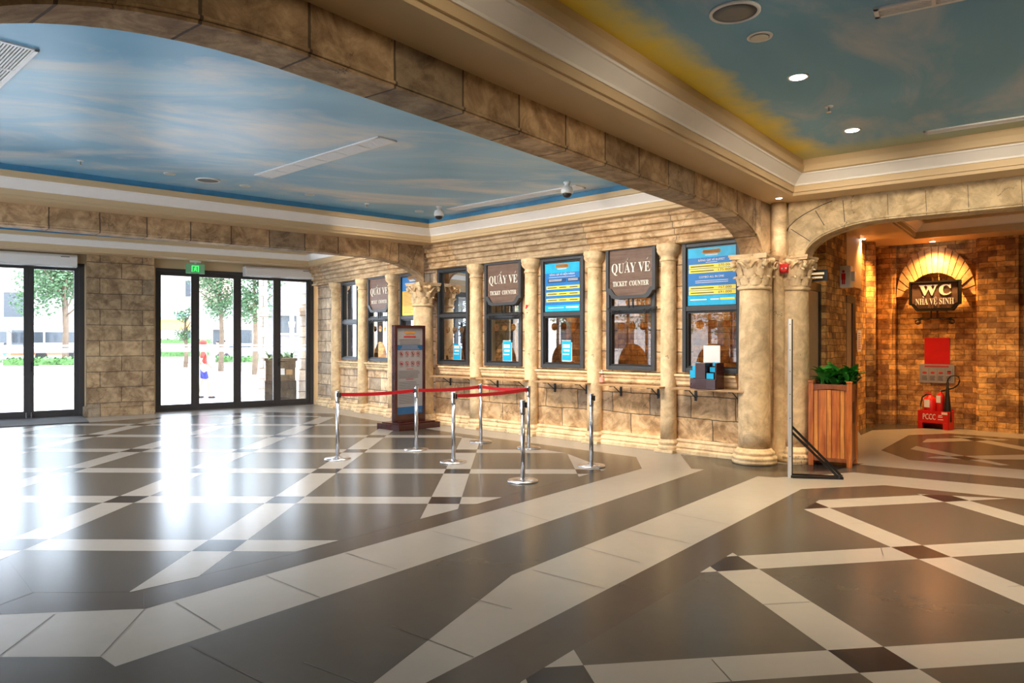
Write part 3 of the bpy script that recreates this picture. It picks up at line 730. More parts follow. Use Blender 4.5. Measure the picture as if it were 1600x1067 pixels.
TC = [small_column(TW.at(x, -.07), TW.th, lb, 'slim columns along the ticket wall') for x, lb in zip(tcols, clabels)]
# red paint spots
sp = MB()
for dx, dz, r in ((.0, 2.20, .028), (.045, 2.215, .010), (-.015, 2.17, .018), (.01, 2.09, .012), (.03, 2.13, .007)):
    sp.ball((dx, -.113, dz), r, (1, .12, 1), 10, 6)
build('paint_spots', sp, M['belt'], TC[1])
for x, lb in zip(acols, ['slim stone column nearest the glass doors', 'slim stone column between the alcove plain window and its counter sign', 'slim stone column left of the yellow and blue poster']):
    small_column(TA.at(x, -.07), TA.th, lb, 'slim columns in the alcove')
def big_column(loc, rz, label, name='corinthian_column'):
    t = thing(name, label, 'column', loc, rz, 'large columns with carved capitals')
    b = MB()
    b.lathe([(r_, z_*.68) for r_, z_ in [(.285,0),(.285,.06),(.275,.075),(.29,.10),(.285,.14),(.262,.155),(.25,.175),(.262,.20),(.258,.23),(.235,.245),(.228,.27),(.208,.30)]], seg=36)
    build('column_base', b, M['plainstone'], t)
    s = MB(); s.lathe([(.205,.2)]+[(.205-.018*(k/10)**1.4+random.uniform(-.002,.002), .2+(2.28-.2)*k/10) for k in range(1, 11)], seg=36); build('shaft', s, M['plainstone'], t)
    c = MB()
    c.lathe([(.186,2.275),(.215,2.285),(.218,2.31),(.195,2.325),(.19,2.36),(.185,2.40),(.19,2.52),(.215,2.60),(.25,2.66),(.24,2.675)], seg=36)
    # abacus with concave sides
    ab = []
    for q in range(4):
        for k in range(7):
            u = k/6; ang = PI/4+q*PI/2
            p = Vector((math.cos(ang), math.sin(ang)))*.345; r = Vector((math.cos(ang+PI/2), math.sin(ang+PI/2)))*.345
            m = p.lerp(r, u); m = m*(1-.16*math.sin(PI*u)); ab.append((m.x, m.y))
    c.prism(ab, 2.675, 2.705); c.prism([(x*1.04, y*1.04) for x, y in ab], 2.705, 2.735)
    def leaf(ang, z0, z1, w_, out, r0):
        rings = []
        d = Vector((math.cos(ang), math.sin(ang), 0)); s_ = Vector((-math.sin(ang), math.cos(ang), 0))
        n = 8
        for k in range(n+1):
            u = k/n; z = z0+(z1-z0)*min(1, u*1.25) - (max(0, u-.8))*.18; rad = r0+out*u**2.2
            ww = w_*(math.sin(PI*min(.97, .25+u*.72)))*(1+.15*math.sin(u*22))
            rings.append([c.bm.verts.new(d*(rad+dd)+s_*ww*q_+Vector((0, 0, z))) for q_, dd in ((-1,-.012),(-.5,.008),(0,.024),(.5,.008),(1,-.012))])
        for a_, b_ in zip(rings, rings[1:]):
            for i in range(4): c.bm.faces.new((a_[i], a_[i+1], b_[i+1], b_[i])).smooth = True
    for k in range(8): leaf(k*PI/4+PI/8, 2.335, 2.47, .075, .055, .195)
    for k in range(8): leaf(k*PI/4, 2.42, 2.58, .07, .07, .20)
    for q in range(4):
        ang = PI/4+q*PI/2; d = Vector((math.cos(ang), math.sin(ang), 0))
        leaf(ang, 2.45, 2.66, .06, .13, .195)
        pth = []
        for k in range(22):
            t_ = k/21*3.6*PI; rr = .045*(1-k/26)
            pth.append(d*(.295+rr*math.cos(t_+PI/2))+Vector((0, 0, 2.625+rr*math.sin(t_+PI/2))))
        c.tube(pth, .016, 6)
        c.ball(d*.30+Vector((0, 0, 2.60)), .035, (1, 1, 1.1), 8, 6)
        e = Vector((math.cos(ang+PI/4), math.sin(ang+PI/4), 0))
        c.ball(e*.235+Vector((0, 0, 2.655)), .045, (1, 1, .9), 10, 7)
        for sgn in (-1, 1):
            f_ = Vector((-e.y, e.x, 0))
            c.tube([e*.22+f_*sgn*.03+Vector((0, 0, 2.56)), e*.24+f_*sgn*.09+Vector((0, 0, 2.63)), e*.245+f_*sgn*.13+Vector((0, 0, 2.645)), e*.235+f_*sgn*.135+Vector((0, 0, 2.61))], .018, 6, .008)
    build('capital', c, M['plainstone'], t)
    return t
cR = big_column(B1.at(3.30, .09), B1.th, 'thick pale column with leafy carved capital under the near end of the big beam')
big_column(B2.at(-.02, .10), B2.th, 'carved-capital column behind the standing notice board, carrying the far arch')
crr = A2.at(A2.sx(1240, .14), .14)
big_column(crr, A2.th, 'thick column with carved capital partly hidden by the steel post, left side of restroom arch')
big_column(B1.at(B1L-.32, .12), B1.th, 'column outside the left edge of the picture carrying the near arch')
# corner pier between the two thick columns
pr = MB()
pr.prism([tuple(TW.at(TL-.10, .0))[:2], (3.36, 9.66), (3.50, 9.72), tuple(A2.at(.02, .06))[:2], tuple(A2.at(.2, .12))[:2], tuple(SW.at(.02, .0))[:2], tuple(SW.at(.15, .35))[:2], (3.4, 10.6)], 0, ZS+.3)
struct('wall_pier', pr, M['plainstone'])
pm = MB(); ctr = (3.575, 9.60)
pm.lathe([(.115,0),(.12,.05),(.13,.10),(.10,.13),(.115,.18),(.09,.24),(.085,.30),(.075,.32)]+[(.075, z) for z in (1.0, 2.0, 2.7)]+[(.098,2.72),(.098,2.75),(.098,3.45)], (*ctr, 0), 20)
o = struct('trim_16', pm, M['plainstone']); o['label'] = 'narrow round stone pilaster in the corner between two columns'

# ------------------------------------------------------------------ lettering
def text_mesh(s, size, thin=0.0, ext=.003):
    cu = bpy.data.curves.new('lettering', 'FONT'); cu.body = s; cu.size = size; cu.align_x = 'CENTER'; cu.align_y = 'BOTTOM_BASELINE'
    cu.extrude = ext; cu.offset = thin; cu.resolution_u = 2
    ob = bpy.data.objects.new('lettering', cu); COL.objects.link(ob)
    dg = bpy.context.evaluated_depsgraph_get(); me = bpy.data.meshes.new_from_object(ob.evaluated_get(dg))
    bpy.data.objects.remove(ob); return me
SER = lambda s: ''.join(chr(0x1D400+ord(c)-65) if 'A' <= c <= 'Z' else c for c in s)
def lettering(s, size, x, z, y, mat, parent, width=None, thin=0, ext=.003, sx=1.0, name='lettering', height=None, accents=()):
    me = text_mesh(s, size, thin, ext)
    xs = [v.co.x for v in me.vertices]; ys = [v.co.y for v in me.vertices]
    if not xs: return None
    wd = max(xs)-min(xs); ht = max(ys)-min(ys); cx_ = (max(xs)+min(xs))/2
    fx = (width/wd) if width else sx; fz = (height/ht) if height else fx if width else 1
    mb = MB()
    # local text x -> x, text y -> z, text z -> -y
    mt = Matrix(((fx, 0, 0, x-cx_*fx), (0, 0, -1, y), (0, fz, 0, z-min(ys)*fz), (0, 0, 0, 1)))
    mb.add_mesh(me, mt)
    for (pts, r) in accents: mb.tube([(px_, y-.002, pz_) for px_, pz_ in pts], r, 4)
    return build(name, mb, mat, parent)

# ------------------------------------------------------------------ ticket windows
def pane(x0, x1, z0, z1, holes, y):
    mb = MB(); bm = mb.bm; es = []
    def loop(pts):
        v = [bm.verts.new((p[0], y, p[1])) for p in pts]
        for i in range(len(v)): es.append(bm.edges.new((v[i], v[(i+1) % len(v)])))
    hx, hw2, hh = (None, 0, 0)
    outer = [(x0, z0)]
    if holes:
        cx_, aw, ah = holes['arch']
        outer += [(cx_+aw*math.cos(PI-PI*k/16), z0+ah*math.sin(PI-PI*k/16)) for k in range(17)]
    outer += [(x1, z0), (x1, z1), (x0, z1)]
    loop(outer)
    if holes:
        for (hx, hz, hr) in holes['circ']: loop([(hx+hr*math.cos(2*PI*k/20), hz+hr*math.sin(2*PI*k/20)) for k in range(20)])
    bmesh.ops.triangle_fill(bm, use_beauty=True, edges=es)
    return mb
def ticket_window(n, F, x0, x1, z0, z1, zm, holes=True):
    w_ = x1-x0; t = .06
    fr = MB(); y0, y1 = -.05, .10
    fr.box(x0, x0+t, y0, y1, z0, z1).box(x1-t, x1, y0, y1, z0, z1).box(x0+t, x1-t, y0, y1, z0, z0+t).box(x0+t, x1-t, y0, y1, z1-t, z1).box(x0+t, x1-t, y0+.005, y1, zm-.04, zm+.03)
    root = struct('window_%d' % n, fr, M['frame'], F.o, F.th, bevel=.006)
    s = MB(); a, b = x0+t, x1-t
    for (c, d) in ((z0+t, zm-.04), (zm+.03, z1-t)):      # inner sashes
        s.box(a, a+.025, -.02, .06, c, d).box(b-.025, b, -.02, .06, c, d).box(a+.025, b-.025, -.02, .06, c, c+.03).box(a+.025, b-.025, -.02, .06, d-.025, d)
    build('sash', s, M['black'], root, (0, 0, 0))
    xc = (a+b)/2; r = w_*.072; g = w_*.225
    H_ = None
    if holes: H_ = dict(arch=(xc+.01*w_, w_*.30, w_*.36), circ=[(xc+q*g, z0+t+.03+w_*.66, r) for q in (-1, 0, 1)])
    o = build('lower_pane', pane(a+.025, b-.025, z0+t+.03, zm-.065, H_, .02), M['tglass'], root)
    o = build('upper_pane', pane(a+.025, b-.025, zm+.06, z1-t-.025, None, .02), M['tglass'], root)
    return root, a+.025, b-.025
zmid = 1.95
WROOT = []
for i, (a, b) in enumerate(wins): WROOT.append(ticket_window(i+1, TW, a, b, WZ0, WZ1, [2.10, 2.06, 2.06, 2.09, 2.07][i]))
for i, (a, b) in enumerate(wins2): WROOT.append(ticket_window(i+6, TA, a, b, WZ0, WZ1, [2.06, 2.10, 2.10][i], holes=i > 0))
for r_, lb in zip(WROOT, ['uncovered charcoal-framed window of the main ticket wall', 'window under the smaller main-wall counter sign', 'window under the poster with three yellow rows', 'window under the larger counter sign, orange brick behind', 'window under the two-band price poster', 'plain tall window nearest the glass doors', 'window under the alcove counter sign', 'window under the yellow poster']):
    r_[0]['label'] = lb

# rooms behind the glass, brick lined and lamplit
bk = MB(); bk.box(-.3, TL+.04, 1.6, 1.7, 0, ZS).box(TL-.02, TL+.04, .22, 1.6, 0, ZS)
bk.box(wins[1][1]+.25, wins[1][1]+.33, .80, 1.6, 0, 2.2)
struct('wall_office', bk, M['brick'], TW.o, TW.th)
bk = MB(); bk.box(.1, AL-.2, 1.6, 1.7, 0, ZS)
struct('wall_office_alcove', bk, M['brick'], TA.o, TA.th)
ct = MB(); ct.box(.2, TL-.35, .24, .75, 1.02, 1.07); tag(build('service_counter', ct, M['counter'], None, TW.o, TW.th, bevel=.005), 'dark counter top running behind the ticket windows', 'counter')
of = MB(); of.prism([tuple(TA.at(0, .2))[:2], tuple(TA.at(0, 1.7))[:2], tuple(TW.at(TL+.6, 1.7))[:2], tuple(TW.at(TL+.1, .2))[:2], tuple(TW.at(0, .2))[:2]][::-1], ZS, ZS+.1)
struct('ceiling_office', of, M['cream'])
for x, e in ((wins[2][0]+.2, 10), (wins[3][0]+.45, 16), (wins[4][0]+.4, 10), (wins[1][0]+.3, 3)):
    lamp('office_lamp', 'POINT', TW.at(x, .95, 3.2), e*.35, (1, .72, .42), shadow_soft_size=.08)

# ------------------------------------------------------------------ hanging counter signs
def counter_sign(F, x0, x1, z1, label, hgt=.78):
    w_ = x1-x0; t = thing('ticket_counter_sign', label, 'sign', F.at((x0+x1)/2, -.09, z1-hgt), F.th, 'ticket counter signs')
    h = w_/2; nt_ = .11*w_/.8
    def outline(e):
        hh = h-e; a = nt_; z0 = .0+e; zt = hgt-e
        pts = [(-hh, zt), (-hh, z0+.12), (-hh+a*.35, z0+.11), (-hh+a*.9, z0+.02), (-hh+a*1.25, z0)]
        pts += [(hh-a*1.25, z0), (hh-a*.9, z0+.02), (hh-a*.35, z0+.11), (hh, z0+.12), (hh, zt)]
        return pts
    o1, o2 = outline(0), outline(.05)
    m = MB()
    n = len(o1)
    for i in range(n):
        j = (i+1) % n
        a, b, c, d = o1[i], o1[j], o2[j], o2[i]
        m.f([(a[0],-.04,a[1]),(b[0],-.04,b[1]),(c[0],-.04,c[1]),(d[0],-.04,d[1])])
        m.f([(a[0],.04,a[1]),(a[0],-.04,a[1]),(b[0],-.04,b[1]),(b[0],.04,b[1])])
        m.f([(d[0],.0,d[1]),(d[0],-.04,d[1]),(c[0],-.04,c[1]),(c[0],.0,c[1])])
        m.f([(a[0],.04,a[1]),(b[0],.04,b[1]),(c[0],.04,c[1]),(d[0],.04,d[1])])
    build('sign_frame', m, M['frame'], t)
    b_ = MB(); b_.prismy([(x*.99, z) for x, z in o2][::-1], -.012, .02); build('board', b_, M['signwood'], t)
    W = w_*.78; zb = hgt*.45; ch = hgt*.20
    lettering(SER('QUAY VE'), .2, 0, zb, -.018, M['letter'], t, width=W, height=ch*1.15, thin=-.0012,
              accents=[([(-W*.145, zb+ch*1.12), (-W*.105, zb+ch*1.30), (-W*.065, zb+ch*1.12)], .007), ([(-W*.05, zb+ch*1.62), (-W*.075, zb+ch*1.42)], .007), ([(W*.42, zb+ch*1.32), (W*.455, zb+ch*1.52)], .007)])
    lettering(SER('TICKET  COUNTER'), .1, 0, hgt*.24, -.018, M['letter'], t, width=W*.93, height=ch*.48)
    br = MB(); br.box(-h*.98, h*.98, -.02, .0, -.155, -.14); br.box(-.045, -.03, -.02, 0, -.14, 0).box(.03, .045, -.02, 0, -.14, 0)
    for s_ in (-1, 1):
        for q, rr in ((.30, .04), (.0, .045)):
            cx_ = s_*(h*.93-.05-q*.35); pth = []
            for k in range(20):
                tt = k/19*3.2*PI; r2 = rr*(1-k/30); pth.append((cx_-s_*r2*math.sin(tt)*.9, -.012, -.20+r2*math.cos(tt)))
            br.tube(pth, .006, 5)
        br.tube([(s_*h*.45, -.012, -.17), (s_*h*.6, -.012, -.185), (s_*h*.8, -.012, -.165)], .006, 5)
        br.box(s_*h*.94-.01, s_*h*.94+.01, -.02, .05, -.16, -.13)
    build('scroll_bracket', br, M['black'], t)
    return t
counter_sign(TW, TW.sx(757.5, -.12), TW.sx(814, -.12), 3.02, 'brown wooden counter sign of the main wall nearer the corner column, above the second window')
counter_sign(TW, TW.sx(947, -.12), TW.sx(1024, -.12), 3.05, 'brown wooden counter sign closest to the camera, above the sanitiser bottle', .80)
counter_sign(TA, TA.sx(574.6, -.12), TA.sx(608.5, -.12), 3.02, 'smallest-looking brown counter sign, in the alcove near the glass doors')

# ------------------------------------------------------------------ posters
def rows(mb, x0, x1, z, n, dz, h, y, jitter=.3, center=False):
    for i in range(n):
        L_ = (x1-x0)*(1-random.random()*jitter)
        a = (x0+x1)/2-L_/2 if center else x0; mb.box(a, a+L_, y, y+.001, z-i*dz-h, z-i*dz)
def poster_root(F, x0, x1, z0, z1, label, y=-.0):
    t = thing('price_poster', label, 'poster', F.at((x0+x1)/2, y, z0), F.th, 'posters in the ticket windows'); return t
def logo(t, w_, z, y=-.008):
    m = MB(); m.box(-w_*.17, w_*.17, y, y+.002, z, z+.06); m.box(-w_*.19, w_*.19, y, y+.002, z+.01, z+.05)
    build('logo', m, M['gold'], t)
    lettering(SER('SAFARI'), .05, 0, z+.012, y-.002, M['letter'], t, width=w_*.30, height=.035) if False else None
    m = MB(); m.box(-w_*.13, w_*.13, y, y+.001, z-.022, z-.012); build('small_print', m, M['letter'], t)
# poster above window 3
r, a, b = WROOT[2]
t = poster_root(TW, a, b, 2.10, 2.92, 'blue price poster with three separate yellow rows, over the middle main-wall window', -.022); w_ = b-a; hh = .80
m = MB(); m.box(-w_/2, w_/2, -.004, .0, 0, hh); build('sheet', m, M['bluep'], t)
m = MB(); m.box(-w_/2, w_/2, -.006, -.003, hh*.80, hh*1.0); m.box(-w_/2, w_/2, -.006, -.003, 0, hh*.13); build('cyan_band', m, M['cyanp'], t)
m = MB()
for z in (.46, .33, .20): m.box(-w_*.46, w_*.5, -.007, -.003, z*hh, (z+.07)*hh)
build('yellow_rows', m, M['yelp'], t)
m = MB(); m.box(-w_*.42, w_*.12, -.007, -.003, hh*.60, hh*.68).box(w_*.15, w_*.5, -.007, -.003, hh*.60, hh*.68); build('column_heads', m, M['navy'], t)
lettering('BẢNG GIÁ VÉ HIỆN HÀNH', .05, 0, hh*.735, -.007, M['letter'], t, width=w_*.72, ext=.001)
m = MB()
for z in (.485, .355, .225):
    for xa, xb in ((-.42, -.15), (-.08, .13), (.22, .45)): m.box(w_*xa, w_*xb, -.009, -.006, z*hh, z*hh+.014)
build('table_print', m, M['ink'], t)
m = MB(); rows(m, -w_*.38, w_*.38, hh*.715, 1, .02, .006, -.008, 0, True); rows(m, -w_*.38, w_*.08, hh*.665, 2, .02, .008, -.009, .2); rows(m, w_*.18, w_*.46, hh*.665, 2, .02, .008, -.009, .2); m.box(-w_*.4, w_*.05, -.008, -.005, hh*.07, hh*.085).box(w_*.12, w_*.47, -.008, -.005, hh*.065, hh*.095)
build('fine_print', m, M['letter'], t); logo(t, w_, hh*.90)
# poster above window 5
r, a, b = WROOT[4]
t = poster_root(TW, a, b, 2.11, 2.93, 'blue price poster with two double yellow bands, beside the thick carved column', -.022); w_ = b-a; hh = .81
m = MB(); m.box(-w_/2, w_/2, -.004, .0, 0, hh); build('sheet', m, M['bluep'], t)
m = MB(); m.box(-w_/2, w_/2, -.006, -.003, hh*.83, hh).box(-w_/2, w_/2, -.006, -.003, 0, hh*.17); build('cyan_band', m, M['cyanp'], t)
m = MB()
for z0_, z1_ in ((.565, .635), (.645, .715), (.185, .255), (.265, .335)): m.box(-w_*.48, w_*.5, -.007, -.003, z0_*hh, z1_*hh)
build('yellow_rows', m, M['yelp'], t)
for s_, z in (('270.000', .66), ('175.000', .58), ('757.000', .28), ('691.000', .20)): lettering(s_, .05, w_*.28, hh*z, -.008, M['ink'], t, width=w_*.27, ext=.001, height=.034, name='price')
lettering('BẢNG GIÁ VÉ BUFFET', .05, 0, hh*.765, -.006, M['letter'], t, width=w_*.55, ext=.001)
lettering('COMBO ALL IN ONE', .05, 0, hh*.475, -.006, M['letter'], t, width=w_*.52, ext=.001)
m = MB()
for z in (.67, .59, .29, .21): m.box(-w_*.44, w_*.05, -.009, -.006, z*hh, z*hh+.012)
build('table_print', m, M['ink'], t)
m = MB(); m.box(-w_*.12, w_*.12, -.006, -.003, hh*.74, hh*.747); rows(m, -w_*.36, w_*.36, hh*.43, 2, .025, .006, -.006, .2, True); m.box(-w_*.45, -w_*.1, -.008, -.005, hh*.09, hh*.11).box(-w_*.02, w_*.16, -.008, -.005, hh*.09, hh*.11)
build('fine_print', m, M['letter'], t); logo(t, w_, hh*.89)
lettering('1900.000.000', .04, w_*.33, hh*.085, -.008, M['yelp'], t, width=w_*.3, ext=.001, name='phone_line') if False else None
m = MB(); m.box(w_*.18, w_*.48, -.008, -.005, hh*.085, hh*.12); build('phone_line', m, M['yelp'], t)
# poster above alcove window 3
r, a, b = WROOT[7]
t = poster_root(TA, a, b, 2.14, 2.92, 'poster with blue head and large yellow body, half behind the far carved capital', -.022); w_ = b-a; hh = .79
m = MB(); m.box(-w_/2, w_/2, -.004, 0, 0, hh*.25); build('sheet', m, M['yelp'], t)
m = MB(); m.box(-w_/2, w_/2, -.004, 0, hh*.25, hh*.64); build('orange_band', m, M['orap'], t)
m = MB(); m.box(-w_/2, w_/2, -.004, 0, hh*.64, hh); build('blue_head', m, M['bluep'], t)
m = MB(); rows(m, -w_*.42, w_*.44, hh*.61, 15, hh*.038, .006, -.006, .6); build('table_print', m, M['redink'], t)
m = MB(); m.box(-w_*.2, w_*.3, -.006, -.004, hh*.78, hh*.84).box(-w_*.1, w_*.3, -.006, -.004, hh*.88, hh*.91).box(-w_*.3, w_*.3, -.006, -.004, hh*.68, hh*.70); build('fine_print', m, M['letter'], t); logo(t, w_, hh*.94)

# ------------------------------------------------------------------ small cards in the windows
def card(F, x, z, w_, h, y, label):
    t = thing('window_card', label, 'card', F.at(x, y, z), F.th, 'pale blue cards at the counters')
    m = MB(); m.box(-w_/2, w_/2, 0, .006, 0, h); build('sheet', m, M['cyanp'], t)
    m = MB(); m.box(-w_*.38, w_*.38, -.002, 0, h*.62, h*.80).box(-w_*.30, w_*.34, -.002, 0, h*.44, h*.54); m.box(-w_*.5, w_*.5, -.001, .001, h*.975, h); m.box(-w_*.4, w_*.3, -.002, 0, h*.28, h*.33)
    build('print', m, M['letter'], t)
    s_ = MB(); s_.box(-w_/2-.012, w_/2+.012, .008, .02, -.01, h*.9).box(-w_/2, w_/2, .0, .10, -.02, -.008); build('holder', s_, M['whitebox'], t)
    return t
def wx(i, u): r_, a_, b_ = WROOT[i]; return a_+(b_-a_)*u
ZSL = WZ0+.10
card(TW, wx(0, .52), ZSL, .20, .33, .06, 'pale blue card standing behind the glass of the bare main-wall window')
card(TW, wx(1, .60), ZSL, .20, .36, -.0, 'blue card propped in the second main-wall window')
card(TW, wx(2, .60), ZSL+.03, .19, .33, -.0, 'blue card propped in the window under the three-row poster')
m = MB(); m.box(-.09, .09, -.04, .04, 0, .02).box(-.05, .06, -.02, .03, .02, .10); m.tube([(.05,0,.03),(.07,0,.13),(.10,0,.14)], .006)
tag(build('card_reader', m, M['black'], None, TW.at(wx(3, .70), .34, 1.07), TW.th), 'small black card reader on the counter behind the window with the larger sign', 'card reader')

# ------------------------------------------------------------------ shelves on brackets
def shelf(x0, x1, label):
    t = thing('counter_shelf', label, 'shelf', TW.at((x0+x1)/2, 0, .925), TW.th, 'wooden counter shelves under the ticket windows')
    w_ = x1-x0; m = MB(); m.box(-w_/2, w_/2, -.34, -.06, 0, .025); build('board', m, M['shelf'], t, bevel=.003)
    for s_ in (-.30, .30):
        b_ = MB(); b_.box(s_*w_-.015, s_*w_+.015, -.30, -.0, -.014, 0).box(s_*w_-.018, s_*w_+.018, -.014, 0, -.17, -.014)
        b_.bar((s_*w_, -.20, -.012), (s_*w_, -.006, -.13), .008, .012); build('bracket', b_, M['black'], t)
    return t
for (a, b), lb in zip(((671,735), (743,816), (831,914), (932,1030), (1047,1161)),
        ('first wooden shelf from the corner column, below the bare window', 'wooden shelf below the first main-wall counter sign', 'wooden shelf below the three-row poster window', 'wooden shelf carrying the sanitiser bottle', 'wooden shelf carrying the leaflet stand')):
    shelf(TW.sx(a, -.34), TW.sx(b, -.34), lb)
SZ = .95
# sanitiser bottle
t = thing('sanitiser_bottle', 'clear pump bottle with pink label on the shelf between two windows', 'bottle', TW.at(TW.sx(940.5, -.22), -.22, SZ), TW.th)
m = MB(); m.lathe([(.036,0),(.04,.01),(.04,.11),(.03,.135),(.014,.145),(.014,.16)], seg=16); build('bottle', m, M['gel'], t)
m = MB(); m.lathe([(.0405,.02),(.0408,.03),(.0408,.09),(.0405,.10)], seg=16); build('bottle_label', m, M['pinklab'], t)
m = MB(); m.lathe([(.016,.155),(.016,.175),(.006,.178),(.006,.20),(.012,.202),(.012,.212)], seg=12); m.tube([(0,0,.207),(-.035,-.01,.207),(-.042,-.012,.198)], .005); build('pump', m, M['whitebox'], t)
# leaflet stand
t = thing('leaflet_stand', 'maroon leaflet stand with stepped pockets of blue leaflets on the right-hand shelf', 'leaflet stand', TW.at(TW.sx(1104, -.24), -.245, SZ), TW.th-.05)
m = MB(); m.prism([(-.21,-.08),(-.09,-.12),(.06,-.11),(.19,-.09),(.20,.12),(-.2,.12)], 0, .14)
m.prism([(-.10,-.12),(.05,-.11),(.05,.12),(-.10,.12)], .14, .36); m.box(.05, .19, .0, .12, .14, .27).box(.05, .19, .05, .12, .27, .345); m.prism([(-.21,.0),(-.10,-.05),(-.10,.12),(-.2,.12)], .14, .28)
m.box(.175, .20, -.08, .12, .0, .36); build('stand_body', m, M['maroon'], t, bevel=.004)
for x0_, x1_, y_, z_, h_ in ((.062,.165,-.10,.145,.075), (.07,.17,-.03,.235,.065), (.08,.175,.03,.315,.05), (-.205,-.115,-.085,.15,.10), (-.20,-.115,-.03,.25,.06), (-.19,-.115,.02,.315,.045)):
    m = MB(); m.box(x0_, x1_, y_, y_+.02, z_, z_+h_); build('leaflet', m, M['cyanp'], t)
pn = thing('white_sheet', 'blank bright white paper standing behind the leaflet stand', 'paper', TW.at(TW.sx(1112, -.115), -.115, SZ+.005), TW.th)
m = MB(); m.box(-.125, .125, 0, .004, .17, .59).box(-.02, .02, 0, .004, 0, .17); build('sheet', m, M['paper'], pn)
m = MB(); m.box(-.10, .12, -.003, 0, .31, .35); build('blue_strip', m, M['bluep'], pn)

# ------------------------------------------------------------------ door wall
zd = 3.27
d2 = [DW.sx(p) for p in (243, 305.5, 371.5, 433.5, 490)]
d1b = DW.sx(132); d1m = DW.sx(45); d1a = d1m-(d1b-d1m)
d0 = d1a-(d1b-d1m)*2
pil0, pil1 = DW.sx(136, -.28), DW.sx(241, -.28)
DWEND = lint(DW, 0, TA, 0); dend = (Vector((DWEND.x, DWEND.y, 0))-DW.o).length
far0 = -((lint(DW, 0, LW, 0)-DW.o.xy).length)
mb = wall_open(far0, dend+.1, ZS+.45, .25, [(d0, d1b, 0, zd), (d2[0], d2[4], 0, zd)])
struct('wall_doors', mb, M['cream'], DW.o, DW.th)
m = MB(); m.box(pil0, pil1, -.28, .3, 0, ZS)
struct('wall_pillar', m, M['pillar'], DW.o, DW.th, label='brown stone-block pillar between the two sets of glass doors')
m = MB(); m.profx([(-.28,.24),(-.31,.24),(-.32,.20),(-.31,.17),(-.34,.15),(-.345,.08),(-.37,.06),(-.37,0),(-.28,0)], pil0-.06, pil1+.0); m.box(pil0-.06, pil0, -.37, 0, 0, .2)
struct('baseboard_pillar', m, M['pillar'], DW.o, DW.th, bevel=.004)
m = MB(); m.box(d2[4]+.0, dend+.05, -.02, .0, 0, ZS); struct('trim_17', m, M['cream'], DW.o, DW.th)
def door_leaf(n, xa, xb, handle=None, band=True):
    s_ = .09
    f = MB(); f.box(xa, xa+s_, .03, .09, .02, zd-.05).box(xb-s_, xb, .03, .09, .02, zd-.05).box(xa+s_, xb-s_, .03, .09, .02, .15).box(xa+s_, xb-s_, .03, .09, zd-.16, zd-.05)
    r_ = struct('door_%d' % n, f, M['dframe'], DW.o, DW.th, bevel=.003)
    g = MB(); g.box(xa+s_, xb-s_, .055, .062, .15, zd-.16); build('pane', g, M['glass'], r_)
    if band:
        g = MB(); zz = 1.36
        g.box(xa+s_, xb-s_, .050, .053, zz, zz+.10).box(xa+s_, xb-s_, .050, .053, zz+.13, zz+.17); build('safety_strip', g, M['strip'], r_)
    if handle is not None:
        h = MB(); x = xa+s_/2 if handle < 0 else xb-s_/2
        h.box(x-.015, x+.015, .015, .03, .98, 1.18); h.tube([(x, .02, 1.10), (x, -.02, 1.10), (x-handle*.0+(-handle)*.13, -.025, 1.10)], .009, 8); h.lathe([(.012,0),(.012,.02)], (x, .01, 1.02), 10)
        build('door_handle', h, M['black'], r_)
    return r_
a_ = N('frosted safety strip'); t_ = a_.n('ShaderNodeBsdfTransparent'); d_ = a_.n('ShaderNodeBsdfTranslucent'); d_.inputs[0].default_value = (.9,.9,.9,1)
mx = a_.n('ShaderNodeMixShader'); mx.inputs[0].default_value = .35; a_.l(t_.outputs[0], mx.inputs[1]); a_.l(d_.outputs[0], mx.inputs[2]); a_.l(mx.outputs[0], a_.out.inputs[0]); M['strip'] = a_.m
wl = d1b-.10-d1m
door_leaf(1, d1m, d1b-.10, handle=-1); door_leaf(2, d1m-wl, d1m); door_leaf(7, d1m-2*wl, d1m-wl); door_leaf(8, d1m-3*wl, d1m-2*wl)
for i in range(4): door_leaf(3+i, d2[i]+(.03 if i == 0 else 0), d2[i+1]-(.09 if i == 3 else 0), handle=-1 if i == 3 else None)
def frame_around(n, xa, xb, wj=.09, wl_=.09):
    f = MB(); f.box(xa, xa+wl_, -.0, .16, 0, zd).box(xb-wj, xb, -.0, .16, 0, zd).box(xa, xb, -.0, .16, zd-.06, zd).box(xa, xb, .0, .14, 0, .02)
    o = struct('trim_%d' % n, f, M['dframe'], DW.o, DW.th, bevel=.003); o['label'] = 'dark bronze frame around glass doors'
frame_around(18, d0, d1b, .10); frame_around(19, d2[0], d2[4], .09, .03)
# door stops at the foot of the double door
for x in (d1m-.045, d1m+.045):
    m = MB(); m.box(x-.014, x+.014, -.02, .03, 0, .09); m.tube([(x, -.02, .08), (x, -.02, .13)], .006)
    tag(build('floor_bolt', m, M['chrome'], None, DW.o, DW.th), 'small steel floor bolt at the foot of the %s leaf of the left glass door' % ('left' if x < d1m else 'right'), 'bolt')
